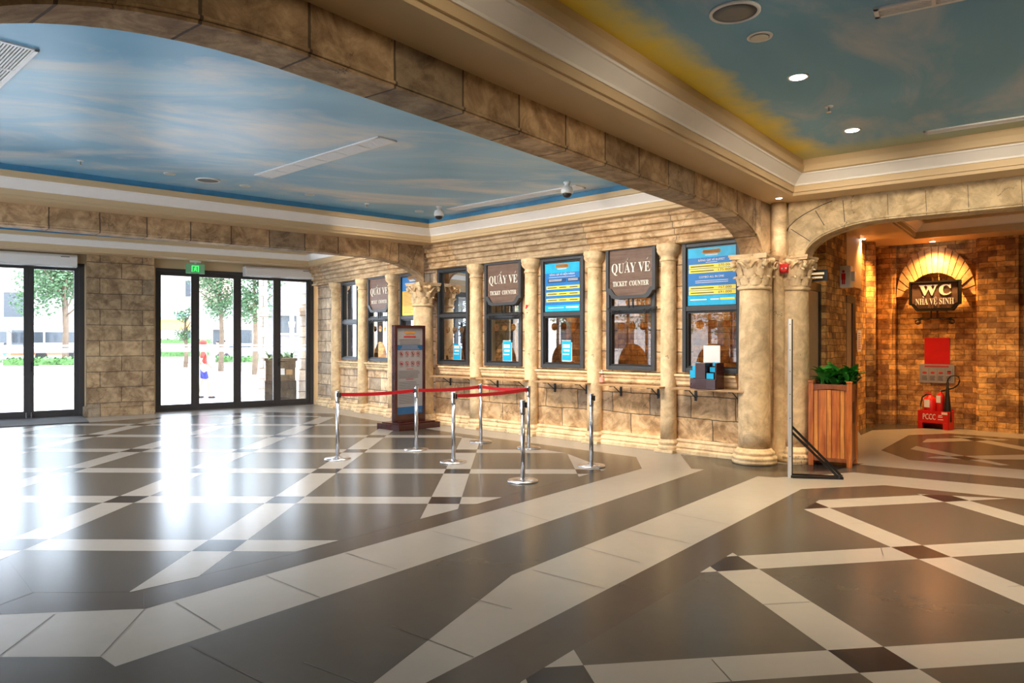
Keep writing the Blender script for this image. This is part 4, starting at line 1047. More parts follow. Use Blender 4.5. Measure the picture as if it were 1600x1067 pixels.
# air curtains
def air(xa, xb, z0, z1, label):
    t = thing('air_curtain', label, 'air curtain', DW.at((xa+xb)/2, -.0, z0), DW.th, 'air curtains over the doors'); w_ = xb-xa; h = z1-z0
    m = MB(); m.profx([(0,h),(-.24,h),(-.27,h*.8),(-.27,h*.12),(-.24,0),(0,0)], -w_/2, w_/2); build('housing', m, M['whitebox'], t, bevel=.006)
    m = MB(); m.box(-w_*.48, w_*.48, -.20, -.05, -.006, .002); build('outlet', m, M['grille'], t)
    m = MB(); m.box(w_*.33, w_*.42, -.272, -.268, h*.78, h*.84); build('badge', m, M['ink'], t)
xa, xb = DW.sx(-40, -.27), DW.sx(121, -.27)
air(xa, xb, 3.17, 3.42, 'long white air curtain over the left glass doors')
air(DW.sx(384, -.27), DW.sx(491, -.27), 3.17, 3.40, 'white air curtain over the right end of the far glass doors')
# exit sign
t = thing('exit_sign', 'green running-man exit sign hung above the far glass doors', 'exit sign', DW.at(DW.sx(305, -.30), -.30, 3.155), DW.th)
m = MB(); m.box(-.20, .20, -.012, .012, 0, .22); build('sign_panel', m, M['exitp'], t)
m = MB()
m.box(-.075, .075, -.016, -.012, .165, .18).box(-.075, -.06, -.016, -.012, .04, .18).box(.06, .075, -.016, -.012, .04, .18)
m.ball((.01, -.015, .14), .014, (1, .3, 1), 8, 6); m.bar((0, -.015, .13), (-.01, -.015, .09), .006, .02); m.bar((-.01, -.015, .09), (.03, -.015, .07), .006, .012); m.bar((.03, -.015, .07), (.03, -.015, .045), .006, .012); m.bar((-.01, -.015, .09), (-.035, -.015, .05), .006, .012); m.bar((-.035, -.015, .12), (.035, -.015, .11), .006, .01)
build('running_figure', m, M['exitg'], t)
m = MB(); m.box(-.02, .02, -.02, .02, .22, .26).box(-.12, .12, -.03, .03, .25, .295); build('mount', m, M['whitebox'], t)
# mat
m = MB(); q = [P2(0,656.5), P2(130,650.5), P2(139,660), P2(0,669)]; q = [(q[0][0]-1.6, q[0][1]-1.12), q[1], q[2], (q[3][0]-1.6, q[3][1]-1.1)]
m.prism(q[::-1], .004, .016); tag(build('entrance_mat', m, M['mat_']), 'charcoal mat lying inside the left glass doors', 'mat')

# left glazed side (outside the picture, seen in reflections): stone piers and header
LL = 15.2
ops = [(1.2+k*3.6, 1.2+k*3.6+2.9, 0, 3.2) for k in range(4)]
lw0 = -((lint(LW, 0, DW, 0)-LW.o.xy).length)
ops = [(lw0+.7+k*3.4, lw0+.7+k*3.4+2.7, 0, 3.2) for k in range(4)]
struct('wall_left', wall_open(lw0, 3.2, ZS+.45, .3, ops), M['pillar'], LW.o, LW.th)
f = MB()
for (a, b, c, d) in ops:
    for x in (a, a+.66, a+1.33, a+1.99, b-.06): f.box(x, x+.07, .1, .18, 0, 3.2)
    f.box(a, b, .1, .18, 3.1, 3.2).box(a, b, .1, .18, 0, .06)
struct('window_9', f, M['dframe'], LW.o, LW.th)
# walls behind and right of the camera
m = MB(); m.box(3.0, 13.2, -7.2, -7, 0, 3.9).box(13, 13.2, -7, 9.0, 0, 3.9); struct('wall_back', m, M['cream'])
m = MB(); a = LW.at(3.1); m.prism([(a.x, a.y), (3.2, -7.1), (3.0, -7.3), (a.x-.2, a.y-.2)], 0, 3.9); struct('wall_near', m, M['cream'])

# ------------------------------------------------------------------ restroom corridor
m = wall_open(.02, 5.6, ZS+.2, .3, [])
struct('wall_corridor', m, M['brick'], SW.o, SW.th)
def sxs(px, y=0): return SW.sx(px, y)
m = MB()
m.box(sxs(1290,-.12), sxs(1322,-.12), -.12, 0, 0, ZS)
struct('trim_20', m, M['brick'], SW.o, SW.th, label='projecting brick pier between two doorways')
m = MB(); m.lathe([(.16,0),(.16,3.45)], (*tuple(SW.at(sxs(1360,-.05), .02))[:2], 0), 20); struct('trim_21', m, M['brick'])
m = MB(); m.box(sxs(1323,-.02), sxs(1346,-.02), -.02, .02, 2.55, ZS); struct('trim_22', m, M['cream'], SW.o, SW.th)
for n, (pa, pb, zt_) in enumerate(((1262,1288,2.33), (1322,1336,2.25))):
    a, b = sxs(pa, -.05), sxs(pb, -.05); fw = (b-a)
    f = MB(); f.box(a, b, -.06, 0, zt_, zt_+.12).box(b-.34*fw, b, -.06, .0, 0, zt_).box(a-.05, a, -.06, 0, 0, zt_)
    r_ = struct('door_%d' % (9+n), f, M['black'], SW.o, SW.th)
    l_ = MB(); l_.box(a, b-.34*fw, -.04, -.0, .02, zt_); build('door_leaf', l_, M['wcdoor'], r_)
# name plate over first corridor door
t = thing('door_sign', 'small black plate with pale writing above the first corridor door', 'sign', SW.at(sxs(1276,-.25), -.25, 2.42), A2.th)
m = MB(); m.box(-.13, .14, -.012, .012, 0, .15); build('plate', m, M['black'], t)
m = MB(); m.box(-.10, .10, -.016, -.012, .085, .115).box(-.06, .08, -.016, -.012, .035, .06); build('lettering', m, M['tick'], t)
m = MB(); m.box(-.02, .0, .012, .25, .05, .10); build('arm', m, M['black'], t)
# toilet box sign
t = thing('toilet_sign', 'white box sign with a red figure standing out above the second corridor door', 'sign', SW.at(sxs(1330,-.26), -.16, 2.45), FW.th+.1)
m = MB(); m.box(-.11, .11, -.11, .11, 0, .34); build('box', m, M['whitebox'], t, bevel=.008)
m = MB(); m.ball((.01, -.112, .25), .022, (1, .2, 1), 10, 6); m.box(-.02, .04, -.118, -.111, .12, .22).box(-.012, .008, -.118, -.111, .05, .12).box(.014, .034, -.118, -.111, .05, .12); build('figure', m, M['red'], t)
m = MB(); m.box(.06, .16, -.05, .05, .10, .25); build('arm', m, M['whitebox'], t)
# small sheet on the wall
t = thing('wall_notice', 'narrow pale notice on the brick beside the second corridor door', 'notice', SW.at(sxs(1342,-.03), -.035, 1.42), SW.th)
m = MB(); m.box(-.14, .14, -.004, .004, 0, .38); build('sheet', m, M['paper'], t)
m = MB(); rows(m, -.11, .11, .33, 9, .034, .014, -.007, .2); build('print', m, M['redink'], t)

# far brick wall with arched niche
nx0, nx1 = FW.sx(1399), FW.sx(1525); fw_ = nx1-nx0; ncx = (nx0+nx1)/2; nr = fw_/2-.02
zsp = 2.45; nrise = .95
mb = MB()
Lw = 8.3
mb.box(-.3, Lw, .14, .30, 0, ZS+.2)                    # niche back
struct('wall_restroom', mb, M['brick'], FW.o, FW.th)
mb = MB()
mb.box(-.3, nx0, -.0, .14, 0, ZS+.2).box(nx1, Lw, 0, .14, 0, ZS+.2)
K = 20; arc = [(ncx-(fw_/2)*math.cos(PI*k/K), zsp+nrise*math.sin(PI*k/K)) for k in range(K+1)]
for p, q in ():
    mb.f([(p[0],0,p[1]),(q[0],0,q[1]),(q[0],0,ZS+.2),(p[0],0,ZS+.2)]); mb.f([(p[0],0,p[1]),(p[0],.14,p[1]),(q[0],.14,q[1]),(q[0],0,q[1])])
struct('trim_23', mb, M['brick'], FW.o, FW.th, label='brick wall face around the arched niche')
mb = MB()                                              # pilasters
mb.box(nx1+.04, FW.sx(1592, -.07), -.10, 0, 0, ZS); mb.box(FW.sx(1600, -.07), Lw, -.14, 0, 0, ZS); mb.box(0.05, nx0-.05, -.05, 0, 0, ZS)
struct('trim_24', mb, M['brick'], FW.o, FW.th, label='brick pilasters beside the niche')
mb = MB()                                              # ring of radial bricks
nb = 17
for k in range(nb):
    t0, t1 = PI*(k+.06)/nb, PI*(k+.94)/nb; jj = random.uniform(-.008, .008)
    pts = []
    for t_, rr in ((t0, 1), (t1, 1), (t1, 1.0), (t0, 1.0)): pass
    ix, iz, ox_, oz_ = fw_/2*.68, .44, fw_/2-.01, .93
    quad = [(ncx-ix*math.cos(t0), zsp+iz*math.sin(t0)), (ncx-ix*math.cos(t1), zsp+iz*math.sin(t1)), (ncx-ox_*math.cos(t1)*1.0, zsp+oz_*math.sin(t1)), (ncx-ox_*math.cos(t0)*1.0, zsp+oz_*math.sin(t0))]
    mb.prismy(quad[::-1], .03+jj, .15)
struct('trim_25', mb, M['brickarch'], FW.o, FW.th, label='arch of radial bricks over the niche')
# WC sign
def fzx(px, y): return FW.sx(px, y)
yS = -.06
sx0, sx1 = fzx(1421, yS), fzx(1502, yS); sw = sx1-sx0
t = thing('restroom_sign', 'black framed sign reading WC in the brick arch, hung on an iron scroll bracket', 'sign', FW.at((sx0+sx1)/2, yS, 2.17), FW.th)
hs = .56; c_ = .12
octo = [(-sw/2, hs), (-sw/2, c_), (-sw/2+.04, c_*.9), (-sw/2+c_, 0), (sw/2-c_, 0), (sw/2-.04, c_*.9), (sw/2, c_), (sw/2, hs)]
m = MB(); m.prismy(octo[::-1], -.02, .05); build('sign_frame', m, M['black'], t)
m = MB(); m.prismy([(x*.88, .05+z*.82) for x, z in octo][::-1], -.03, -.018); build('board', m, M['signwood'], t)
m = MB()
for (a, b) in zip(octo, octo[1:]+octo[:1]): m.bar((a[0]*.96, -.035, a[1]*.93+.02), (b[0]*.96, -.035, b[1]*.93+.02), .03, .03)
build('rim', m, M['black'], t)
lettering(SER('W'), .2, -sw*.12, .29, -.035, M['tick'], t, width=sw*.36, height=.195, thin=.004)
lettering(SER('C'), .2, sw*.205, .285, -.035, M['tick'], t, width=sw*.235, height=.20, thin=.004)
lettering(SER('NHA VE SINH'), .1, 0, .12, -.035, M['tick'], t, width=sw*.74, height=.115, thin=-.0005,
          accents=[([(-sw*.225, .275), (-sw*.205, .25)], .006), ([(sw*.005, .243), (sw*.025, .262), (sw*.045, .243)], .006), ([(sw*.022, .10), (sw*.028, .104)], .008)])
m = MB(); m.box(-.07, -.05, -.02, .02, -.13, 0).box(.03, .05, -.02, .02, -.13, 0); m.box(-sw*.42, sw*.44, -.025, .0, -.145, -.13)
for s_ in (-1, 1):
    pth = []
    for k in range(20): tt = k/19*3.2*PI; r2 = .055*(1-k/30); pth.append((s_*.28-s_*r2*math.sin(tt), -.012, -.20+r2*math.cos(tt)))
    m.tube(pth, .011, 6); m.tube([(s_*.27, -.012, -.15), (s_*.15, -.012, -.165), (s_*.08, -.012, -.15)], .010, 6)
build('scroll_bracket', m, M['black'], t)
m = MB(); m.box(-sw*.3, -sw*.26, .05, .24, -.14, -.12).box(sw*.26, sw*.3, .05, .24, -.14, -.12).box(-.05, .05, .04, .24, .1, .2); build('wall_mount', m, M['black'], t)
# red notice and white notice
t = thing('red_board', 'plain red panel on the brick niche above the white notice', 'panel', FW.at(fzx(1464, .12), .13, 1.17), FW.th)
m = MB(); m.box(-.21, .21, -.006, .004, 0, .50); build('board_face', m, M['red'], t)
t = thing('fire_notice', 'white notice with four small pictures below the red panel', 'notice', FW.at(fzx(1463.5, .12), .12, .82), FW.th)
m = MB(); m.box(-.29, .29, -.006, .004, 0, .35); build('sheet', m, M['greyp'], t)
m = MB(); m.box(-.20, .20, -.010, -.006, .30, .325)
for k in range(4): x = -.20+k*.135; m.ball((x, -.008, .19), .035, (1.1, .08, .6), 8, 6)
build('red_print', m, M['redink'], t)
m = MB()
for k in range(4): x = -.20+k*.135; rows(m, x-.045, x+.045, .13, 4, .024, .008, -.010, .2); m.box(x-.062, x-.060, -.009, -.006, .03, .27)
m.box(.26, .262, -.009, -.006, .03, .27); m.ball((.205, -.008, .22), .03, (1.2, .08, .4), 8, 6); build('print', m, M['ink'], t)
# fire point
fx = FW.sx(1461.5, -.28)
t = thing('extinguisher_rack', 'red painted rack lettered PCCC standing against the brick niche', 'rack', FW.at(fx, -.22, 0), FW.th-.12)
m = MB(); m.box(-.26, .26, -.15, -.135, .12, .33).box(-.26, -.18, -.15, -.135, 0, .12).box(.16, .26, -.15, -.135, 0, .12); m.box(-.26, -.245, -.15, .12, 0, .33).box(.245, .26, -.15, .12, 0, .33).box(-.26, .26, -.14, .12, .10, .12).box(-.26, .26, .105, .12, 0, .36)
build('rack_body', m, M['red'], t, bevel=.003)
lettering('PCCC', .1, -.065, .17, -.153, M['letter'], t, width=.21, height=.105)
m = MB(); m.box(.09, .15, -.153, -.150, .25, .262).box(.085, .155, -.153, -.150, .22, .235).box(.08, .17, -.153, -.150, .175, .185); m.box(.14, .235, -.153, -.150, .275, .315); build('small_print', m, M['letter'], t)
def ext(x, r, h, label, horn):
    e = thing('fire_extinguisher', label, 'fire extinguisher', FW.at(fx, -.22, .12)+Matrix.Rotation(FW.th-.12, 3, 'Z') @ Vector((x, .0, 0)), FW.th-.12, 'fire extinguishers in the rack')
    m = MB(); m.lathe([(r*.95,0),(r,.02),(r,h-.08),(r*.8,h-.03),(r*.35,h),(r*.3,h+.02)], seg=20); build('cylinder', m, M['red'], e)
    m = MB(); m.lathe([(.018,h+.015),(.022,h+.05),(.012,h+.055)], seg=10); m.bar((0,0,h+.06), (-.11,0,h+.075), .02, .012); m.bar((0,0,h+.045), (-.10,0,h+.035), .016, .008); build('valve', m, M['red'] if not horn else M['chrome'], e)
    if not horn:
        m = MB(); m.tube([(0,-.01,h+.03),(-.06,-.02,h+.03),(-.13,-.02,h-.03),(-.155,-.02,h-.16),(-.15,-.02,h-.32),(-.11,-.03,h-.40)], .012, 8); build('hose', m, M['black'], e)
        m = MB(); m.box(-.06, .03, -r-.010, -r+.004, h-.20, h-.06); build('tag_card', m, M['paper'], e)
        m = MB(); m.box(-.05, .05, -r-.003, -r+.01, h-.30, h-.285).box(-.05, .05, -r-.003, -r+.01, h-.33, h-.32).box(-.04, .04, -r-.003, -r+.01, h-.42, h-.39); build('label_print', m, M['letter'], e)
    else:
        m = MB(); m.lathe([(.075,0),(.072,.03),(.06,.20),(.042,.42),(.030,.52),(.028,.60),(.022,.62),(.022,.72),(.012,.74)], (.13, -.05, .02), 14); build('horn', m, M['black'], e)
        m = MB(); m.tube([(.13,-.05,.74),(.14,-.05,.80),(.18,-.05,.85),(.25,-.04,.87),(.31,-.04,.84),(.32,-.03,.77),(.29,-.02,.70),(.22,-.02,.64),(.10,-.02,.60),(.02,-.01,h+.03)], .013, 8); build('hose', m, M['black'], e)
        m = MB(); m.box(-.05, .02, -r-.006, -r+.004, h-.18, h-.05); build('tag_card', m, M['paper'], e)
ext(-.10, .115, .47, 'squat red extinguisher with white tag, left one in the rack', False)
ext(.075, .068, .54, 'slim red extinguisher with black horn and looped hose, right one in the rack', True)

# fire alarm items on the corner pier
def pierpt(px, y, z): r_ = (px-CX)/FPX; return Vector((r_*y, y, z))
t = thing('alarm_beacon', 'round red alarm sounder between the two carved capitals', 'alarm', pierpt(1225, 9.42, EYE+(CY-419)*9.42/FPX), -.4)
m = MB(); m.lathe([(.050,0),(.056,.01),(.056,.03),(.05,.04)], seg=16); bmesh.ops.rotate(m.bm, verts=m.bm.verts, matrix=Matrix.Rotation(PI/2, 3, 'X'))
m.box(-.055, .055, .0, .14, -.055, .055); build('housing', m, M['red'], t, bevel=.006)
m = MB(); m.ball((-.022, -.044, -.01), .011, (1,.5,1)).ball((.024, -.044, -.005), .012, (1,.5,1)); build('lens', m, M['letter'], t)
t = thing('call_point', 'small red break-glass call point low on the corner pier', 'alarm', pierpt(1222, 9.58, EYE+(CY-572)*9.58/FPX), -.3)
m = MB(); m.box(-.045, .045, -.02, .06, 0, .12); build('housing', m, M['red'], t, bevel=.005)
m = MB(); m.box(-.02, .02, -.023, -.019, .03, .09); build('glass', m, M['paper'], t)

# ------------------------------------------------------------------ queue posts
def post(p, rz, label):
    t = thing('queue_post', label, 'queue post', p, rz, 'steel queue posts')
    m = MB(); m.lathe([(.178,0),(.180,.008),(.172,.018),(.10,.026),(.045,.032),(.03,.045)], seg=36); build('base_disc', m, M['chrome'], t)
    m = MB(); m.lathe([(.0255,.03),(.0255,.78)], seg=20); build('pole', m, M['chrome'], t)
    m = MB(); m.lathe([(.030,.775),(.031,.785),(.031,.925),(.028,.932)], seg=20); build('head', m, M['chrome'], t)
    m = MB(); m.box(.027, .045, -.022, .022, .84, .905).box(-.012, .012, .027, .04, .85, .905).box(-.012, .012, -.04, -.027, .85, .905); build('belt_slot', m, M['black'], t)
    return t
PP = [(527.5,717.5), (650.5,702.8), (708.5,722.2), (751.3,690.4), (817,752), (826,700.2), (924,728.2)]
PL = ['leftmost steel queue post of the group', 'queue post directly in front of the standing notice board', 'queue post starting the near red belt, front of the notice board to its right', 'farthest queue post, where two red belts meet before the ticket wall',
      'nearest queue post, without a belt', 'queue post just behind the nearest one, holding the end of the near belt', 'lone queue post at the right, standing by the wall with the sanitiser']
pp = [G(*q) for q in PP]
for p, lb, rz in zip(pp, PL, (.2, 2.8, .3, 2.9, .8, 2.6, .2)): post(p, rz, lb)
def belt(i, j, label):
    a, b = pp[i], pp[j]; d = (b-a); L_ = d.length; u = d.normalized(); n = Vector((-u.y, u.x, 0)); m = MB(); K = 12
    rings = []
    for k in range(K+1):
        s_ = k/K; c = a+u*(.035+(L_-.07)*s_); sag = -.018*4*s_*(1-s_)
        rings.append([m.bm.verts.new(c+n*dy+Vector((0, 0, .878+sag+dz))) for dy, dz in ((-.0015,-.024),(.0015,-.024),(.0015,.024),(-.0015,.024))])
    for r0, r1 in zip(rings, rings[1:]):
        for q in range(4): m.bm.faces.new((r0[q], r0[(q+1) % 4], r1[(q+1) % 4], r1[q]))
    m.bm.faces.new(rings[0]); m.bm.faces.new(rings[-1])
    tag(build('red_belt', m, M['belt']), label, 'belt', 'red queue belts')
belt(0, 1, 'red belt from the leftmost post to the post before the notice board'); belt(1, 3, 'red belt from the notice board post to the farthest post')
belt(3, 5, 'short red belt at the back, farthest post to the right-hand pair'); belt(2, 5, 'near red belt crossing in front of the slim columns')

# ------------------------------------------------------------------ standing notice board
Fc, Rc = G(623.5, 674.3), G(687.8, 667); u = (Rc-Fc).normalized(); thb = math.atan2(u.y, u.x); n_ = Vector((-u.y, u.x, 0)); Ln = (Rc-Fc).length
ctr = Fc+u*Ln/2+n_*.33
t = thing('notice_board', 'tall maroon framed visitor notice standing on a wide base behind the queue belt', 'notice board', ctr, thb)
bw = .355; hb = 1.90
m = MB(); m.box(-Ln/2, Ln/2, -.33, .33, 0, .105).box(-Ln/2+.06, Ln/2-.06, -.26, .26, .105, .125).box(-bw*.9, bw*.9, -.09, .09, .125, .16); build('base', m, M['maroon'], t, bevel=.006)
m = MB(); m.box(-bw, -bw+.055, -.05, .05, .14, hb).box(bw-.055, bw, -.05, .05, .14, hb).box(-bw+.055, bw-.055, -.05, .05, hb-.055, hb).box(-bw+.055, bw-.055, -.05, .05, .14, .26); build('frame', m, M['maroon'], t, bevel=.004)
yb = -.028; px0, px1, pz0, pz1 = -bw+.055, bw-.055, .26, hb-.055; W = px1-px0; Hh = pz1-pz0
m = MB(); m.box(px0, px1, yb, -yb, pz0, pz1); build('panel', m, M['greyp'], t)
zz = lambda f: pz1-Hh*f
m = MB(); m.box(px0, px1, yb-.002, yb, zz(.255), zz(.195)).box(px0, px1, yb-.002, yb, pz0, zz(.915)); build('blue_band', m, M['navyb'] if 'navyb' in M else M['navy'], t)
m = MB(); rows(m, px0+.06, px1-.06, zz(.205), 3, .026, .010, yb-.004, .3, True); m.box(px1-.06, px1-.05, yb-.003, yb, pz0+.04, pz0+.06); build('band_print', m, M['greyp'], t)
m = MB(); m.box(-.12, .12, yb-.003, yb, zz(.060), zz(.035)).box(-.09, .09, yb-.003, yb, zz(.072), zz(.066)); build('logo', m, M['gold'], t)
m = MB(); m.box(-.14, .14, yb-.003, yb, zz(.108), zz(.090)).box(-.08, .08, yb-.003, yb, zz(.478), zz(.472)).box(-.09, .09, yb-.003, yb, zz(.600), zz(.592)); build('red_headings', m, M['redink'], t)
m = MB(); rows(m, px0+.05, px1-.05, zz(.13), 4, .028, .006, yb-.003, .12, True); rows(m, px0+.05, px1-.05, zz(.495), 7, .022, .005, yb-.003, .12); rows(m, px0+.05, px1-.05, zz(.625), 14, .030, .006, yb-.003, .25)
for r_ in range(2):
    for c_ in range(4): x = -.195+c_*.13; m.box(x-.035, x+.035, yb-.003, yb, zz(.335+r_*.115), zz(.335+r_*.115)+.005)
build('print', m, M['ink'], t)
for r_ in range(2):
    for c_ in range(4):
        x = -.195+c_*.13; z = zz(.295+r_*.115); m = MB(); K = 20
        for k in range(K):
            a0, a1 = 2*PI*k/K, 2*PI*(k+1)/K; m.f([(x+.045*math.cos(a0), yb-.003, z+.045*math.sin(a0)), (x+.045*math.cos(a1), yb-.003, z+.045*math.sin(a1)), (x+.036*math.cos(a1), yb-.003, z+.036*math.sin(a1)), (x+.036*math.cos(a0), yb-.003, z+.036*math.sin(a0))])
        m.bar((x-.03, yb-.003, z+.03), (x+.03, yb-.003, z-.03), .004, .007); build('prohibition_ring', m, M['redink'], t)
        m = MB(); k = r_*4+c_
        if k in (0, 1, 2): m.ball((x, yb-.002, z+.016), .009, (1, .2, 1)).bar((x, yb-.002, z+.01), (x+(-.01, .008, 0)[k], yb-.002, z-.026), .003, .013).bar((x-.018, yb-.002, z+.004), (x+.018, yb-.002, z-.002), .003, .006)
        elif k == 4: m.box(x-.026, x+.026, yb-.004, yb-.001, z-.014, z+.002).box(x-.014, x+.014, yb-.004, yb-.001, z, z+.014)
        elif k == 5: m.box(x-.006, x+.006, yb-.004, yb-.001, z-.025, z+.02)
        else: m.bar((x-.02, yb-.002, z-.01), (x+.018, yb-.002, z+.012), .003, .012).ball((x+.012, yb-.002, z-.012), .010, (1, .2, 1))
        build('pictogram', m, M['ink'], t)

# ------------------------------------------------------------------ bare steel stand
p = G(1234.5, 746)
t = thing('steel_stand', 'bare upright steel post on a black triangular foot in front of the pier', 'stand', p, -.12)
m = MB(); m.box(-.022, .012, -.02, .02, 0, 1.865)
build('upright', m, M['whitesteel'], t)
m = MB(); m.box(.012, .026, -.02, .02, 0, 1.86); build('black_edge', m, M['black'], t)
m = MB()
for z in (.25, .70, .98, 1.25, 1.5, 1.8): m.ball((-.005, -.021, z), .006, (1, .5, 1), 8, 6)
build('screws', m, M['ink'], t)
m = MB(); m.bar((.02, -.0, .60), (.56, -.03, .04), .03, .028); m.bar((.02, .0, .53), (.52, -.05, .03), .03, .028); m.bar((.02, -.03, .015), (.58, -.05, .015), .03, .03); m.bar((.02, .12, .015), (.56, .02, .015), .03, .03); m.bar((.02, -.03, .015), (.02, .12, .015), .03, .03); m.bar((.52, -.06, .03), (.58, .03, .02), .04, .04)
build('foot_frame', m, M['black'], t)

# ------------------------------------------------------------------ teak planter with plant
A, Bp, Cp = G(1263, 726), G(1331, 732), G(1344, 721.5)
u = (Bp-A).normalized(); th_ = math.atan2(u.y, u.x); wpl = (Bp-A).length; dpl = .52; hp = 1.07
t = thing('wooden_planter', 'tall varnished slatted wood planter beside the steel stand at the corridor', 'planter', A, th_)
m = MB()
for x, y in ((0,0), (wpl-.06,0), (0,dpl-.06), (wpl-.06,dpl-.06)): m.box(x, x+.06, y, y+.06, 0, hp).box(x-.006, x+.066, y-.006, y+.066, hp, hp+.025)
build('corner_posts', m, M['planter'], t, bevel=.004)
for k, (x0_, x1_) in enumerate(((.06,.115), (.115,.22), (.22,.275), (.275,.375), (.375,.43), (.43,wpl-.06))):
    if x1_-x0_ < .01: continue
    m = MB(); m.box(x0_+.003, x1_-.003, .018+.002*(k % 2), .035, .11, hp-.09); build('slat', m, M['planter'] if k % 2 else M['planter2'] if 'planter2' in M else M['planter'], t, bevel=.002)
m = MB(); m.box(.06, wpl-.06, .012, .045, .06, .11)
m.prismy([(.06, hp-.02), (.06, hp-.10)]+[(.06+(wpl-.12)*k/8, hp-.10+.02*math.sin(PI*k/8)) for k in range(1, 8)]+[(wpl-.06, hp-.10), (wpl-.06, hp-.02)], .008, .045)
m.box(wpl-.045, wpl-.012, .06, dpl-.06, .06, .11).box(wpl-.045, wpl-.008, .06, dpl-.06, hp-.10, hp-.02); m.box(.06, wpl-.06, dpl-.045, dpl-.01, .06, hp-.02).box(.012, .045, .06, dpl-.06, .06, hp-.02)
build('rails', m, M['planterd'], t, bevel=.003)
m = MB()
for k in range(5): y0_ = .06+k*(dpl-.12)/5; m.box(wpl-.035, wpl-.018, y0_+.003, y0_+(dpl-.12)/5-.003, .11, hp-.10)
build('side_slats', m, M['planterd'], t, bevel=.002)
m = MB(); m.box(wpl-.018, wpl-.010, .16, .34, .55, .82); build('side_plate', m, M['black'], t)
m = MB(); m.box(.045, wpl-.045, .045, dpl-.045, .3, hp-.05); build('soil', m, M['soil'], t)
def leafy(mb, base, ang, tilt, L_, w_):
    d = Vector((math.cos(ang), math.sin(ang), 0)); s_ = Vector((-math.sin(ang), math.cos(ang), 0)); n = 8; rows_ = []
    for k in range(n+1):
        u_ = k/n; a_ = tilt-u_*1.1; r_ = sum(math.cos(tilt-(q/n)*1.1) for q in range(k))*L_/n; z_ = sum(math.sin(tilt-(q/n)*1.1) for q in range(k))*L_/n
        ww = w_*math.sin(PI*min(.98, .08+.9*u_))**.8 if u_ > .12 else .004
        c = base+d*r_+Vector((0, 0, z_)); rows_.append([mb.bm.verts.new(c+s_*ww*q+Vector((0, 0, abs(q)*ww*.45))) for q in (-1, -.5, 0, .5, 1)])
    for a, b in zip(rows_, rows_[1:]):
        for i in range(4): mb.bm.faces.new((a[i], a[i+1], b[i+1], b[i])).smooth = True
pt = thing('potted_plant', 'leafy dark green houseplant growing out of the tall wooden planter', 'plant', A+Matrix.Rotation(th_, 3, 'Z') @ Vector((0, 0, hp-.06)), th_)
rnd = random.Random(3)
m = MB()
for k in range(110):
    cxp = .21 if rnd.random() < .55 else .42; base = Vector((cxp+rnd.uniform(-.10, .08), .26+rnd.uniform(-.13, .13), rnd.uniform(0, .10)))
    leafy(m, base, rnd.uniform(0, 2*PI), rnd.uniform(.75, 1.5), rnd.uniform(.17, .30), rnd.uniform(.042, .062))
o = build('foliage', m, M['leaf'], pt)
m = MB()
for k in range(9): x = .1+.04*k; m.tube([(x, .25, 0), (x+rnd.uniform(-.03, .03), .25+rnd.uniform(-.05, .05), .14)], .006, 6)
build('stems', m, M['leaf'], pt)
gap = (A+Bp)/2

# ------------------------------------------------------------------ ceiling fittings
def downlight(p, label, on, group, r=.075):
    t = thing('downlight', label, 'ceiling light', p, 0, group)
    m = MB(); K = 24; prof = [(r*.72, .0), (r*.78, -.008), (r, -.006), (r*1.03, 0), (r*1.03, .012)]
    m.lathe([(r*.70, .012), (r*.74, -.006), (r, -.008), (r*1.04, .0)], seg=K); build('trim_ring', m, M['whitebox'], t)
    m = MB(); m.lathe([(r*.70, -.010), (r*.68, -.0105)], seg=K); build('lamp_disc', m, M['bulb'] if on else M['bulboff'], t)
    return t
def speaker(p, label, r=.16):
    t = thing('ceiling_speaker', label, 'speaker', p, 0, 'round ceiling speakers')
    m = MB(); m.lathe([(r, 0), (r, -.012), (r*.88, -.018), (r*.86, -.010)], seg=32); build('rim', m, M['whitebox'], t)
    m = MB(); m.lathe([(r*.86, -.010), (r*.5, -.016), (.01, -.017)], seg=32); build('grille', m, M['grille'], t)
def sprinkler(p, label):
    t = thing('sprinkler', label, 'sprinkler', p, 0, 'fire sprinklers')
    m = MB(); m.lathe([(.04, 0), (.038, -.008), (.01, -.012)], seg=16); build('rosette', m, M['whitebox'], t)
    m = MB(); m.lathe([(.008, -.01), (.008, -.05), (.024, -.052), (.024, -.056)], seg=12); build('head', m, M['chrome'], t)
def linvent(pa, pb, w_, label, n=6, slots=True):
    a, b = Vector(pa), Vector(pb); d = (b-a); L_ = d.length; th = math.atan2(d.y, d.x)
    t = thing('linear_vent', label, 'air vent', a, th, 'long ceiling air vents'); z = -.002
    m = MB(); m.box(0, L_, -w_/2, -w_/2+.03, z-.012, .0).box(0, L_, w_/2-.03, w_/2, z-.012, 0).box(0, .03, -w_/2, w_/2, z-.012, 0).box(L_-.03, L_, -w_/2, w_/2, z-.012, 0)
    for k in range(1, n): m.box(L_*k/n-.012, L_*k/n+.012, -w_/2, w_/2, z-.013, 0)
    build('frame', m, M['whitebox'], t)
    m = MB(); m.box(.02, L_-.02, -w_/2+.02, w_/2-.02, -.003, .0); build('backing', m, M['grille'], t)
    m = MB()
    for k in range(1, int(w_/.022)): y_ = -w_/2+.022*k; m.box(.02, L_-.02, y_-.005, y_+.005, -.012, -.003)
    build('slats', m, M['whitebox'], t)
for (x, y, lb) in ((265,271,'first unlit downlight from the left in a row near the far ceiling edge'), (383,290,'unlit downlight in the far ceiling row, right of the round speaker'), (484,304,'unlit downlight in the far ceiling row left of a sprinkler'), (655,330,'unlit downlight beside the dome camera in the corner')):
    downlight(CEIL(x, y), lb, False, 'unlit downlights in the hall ceiling')
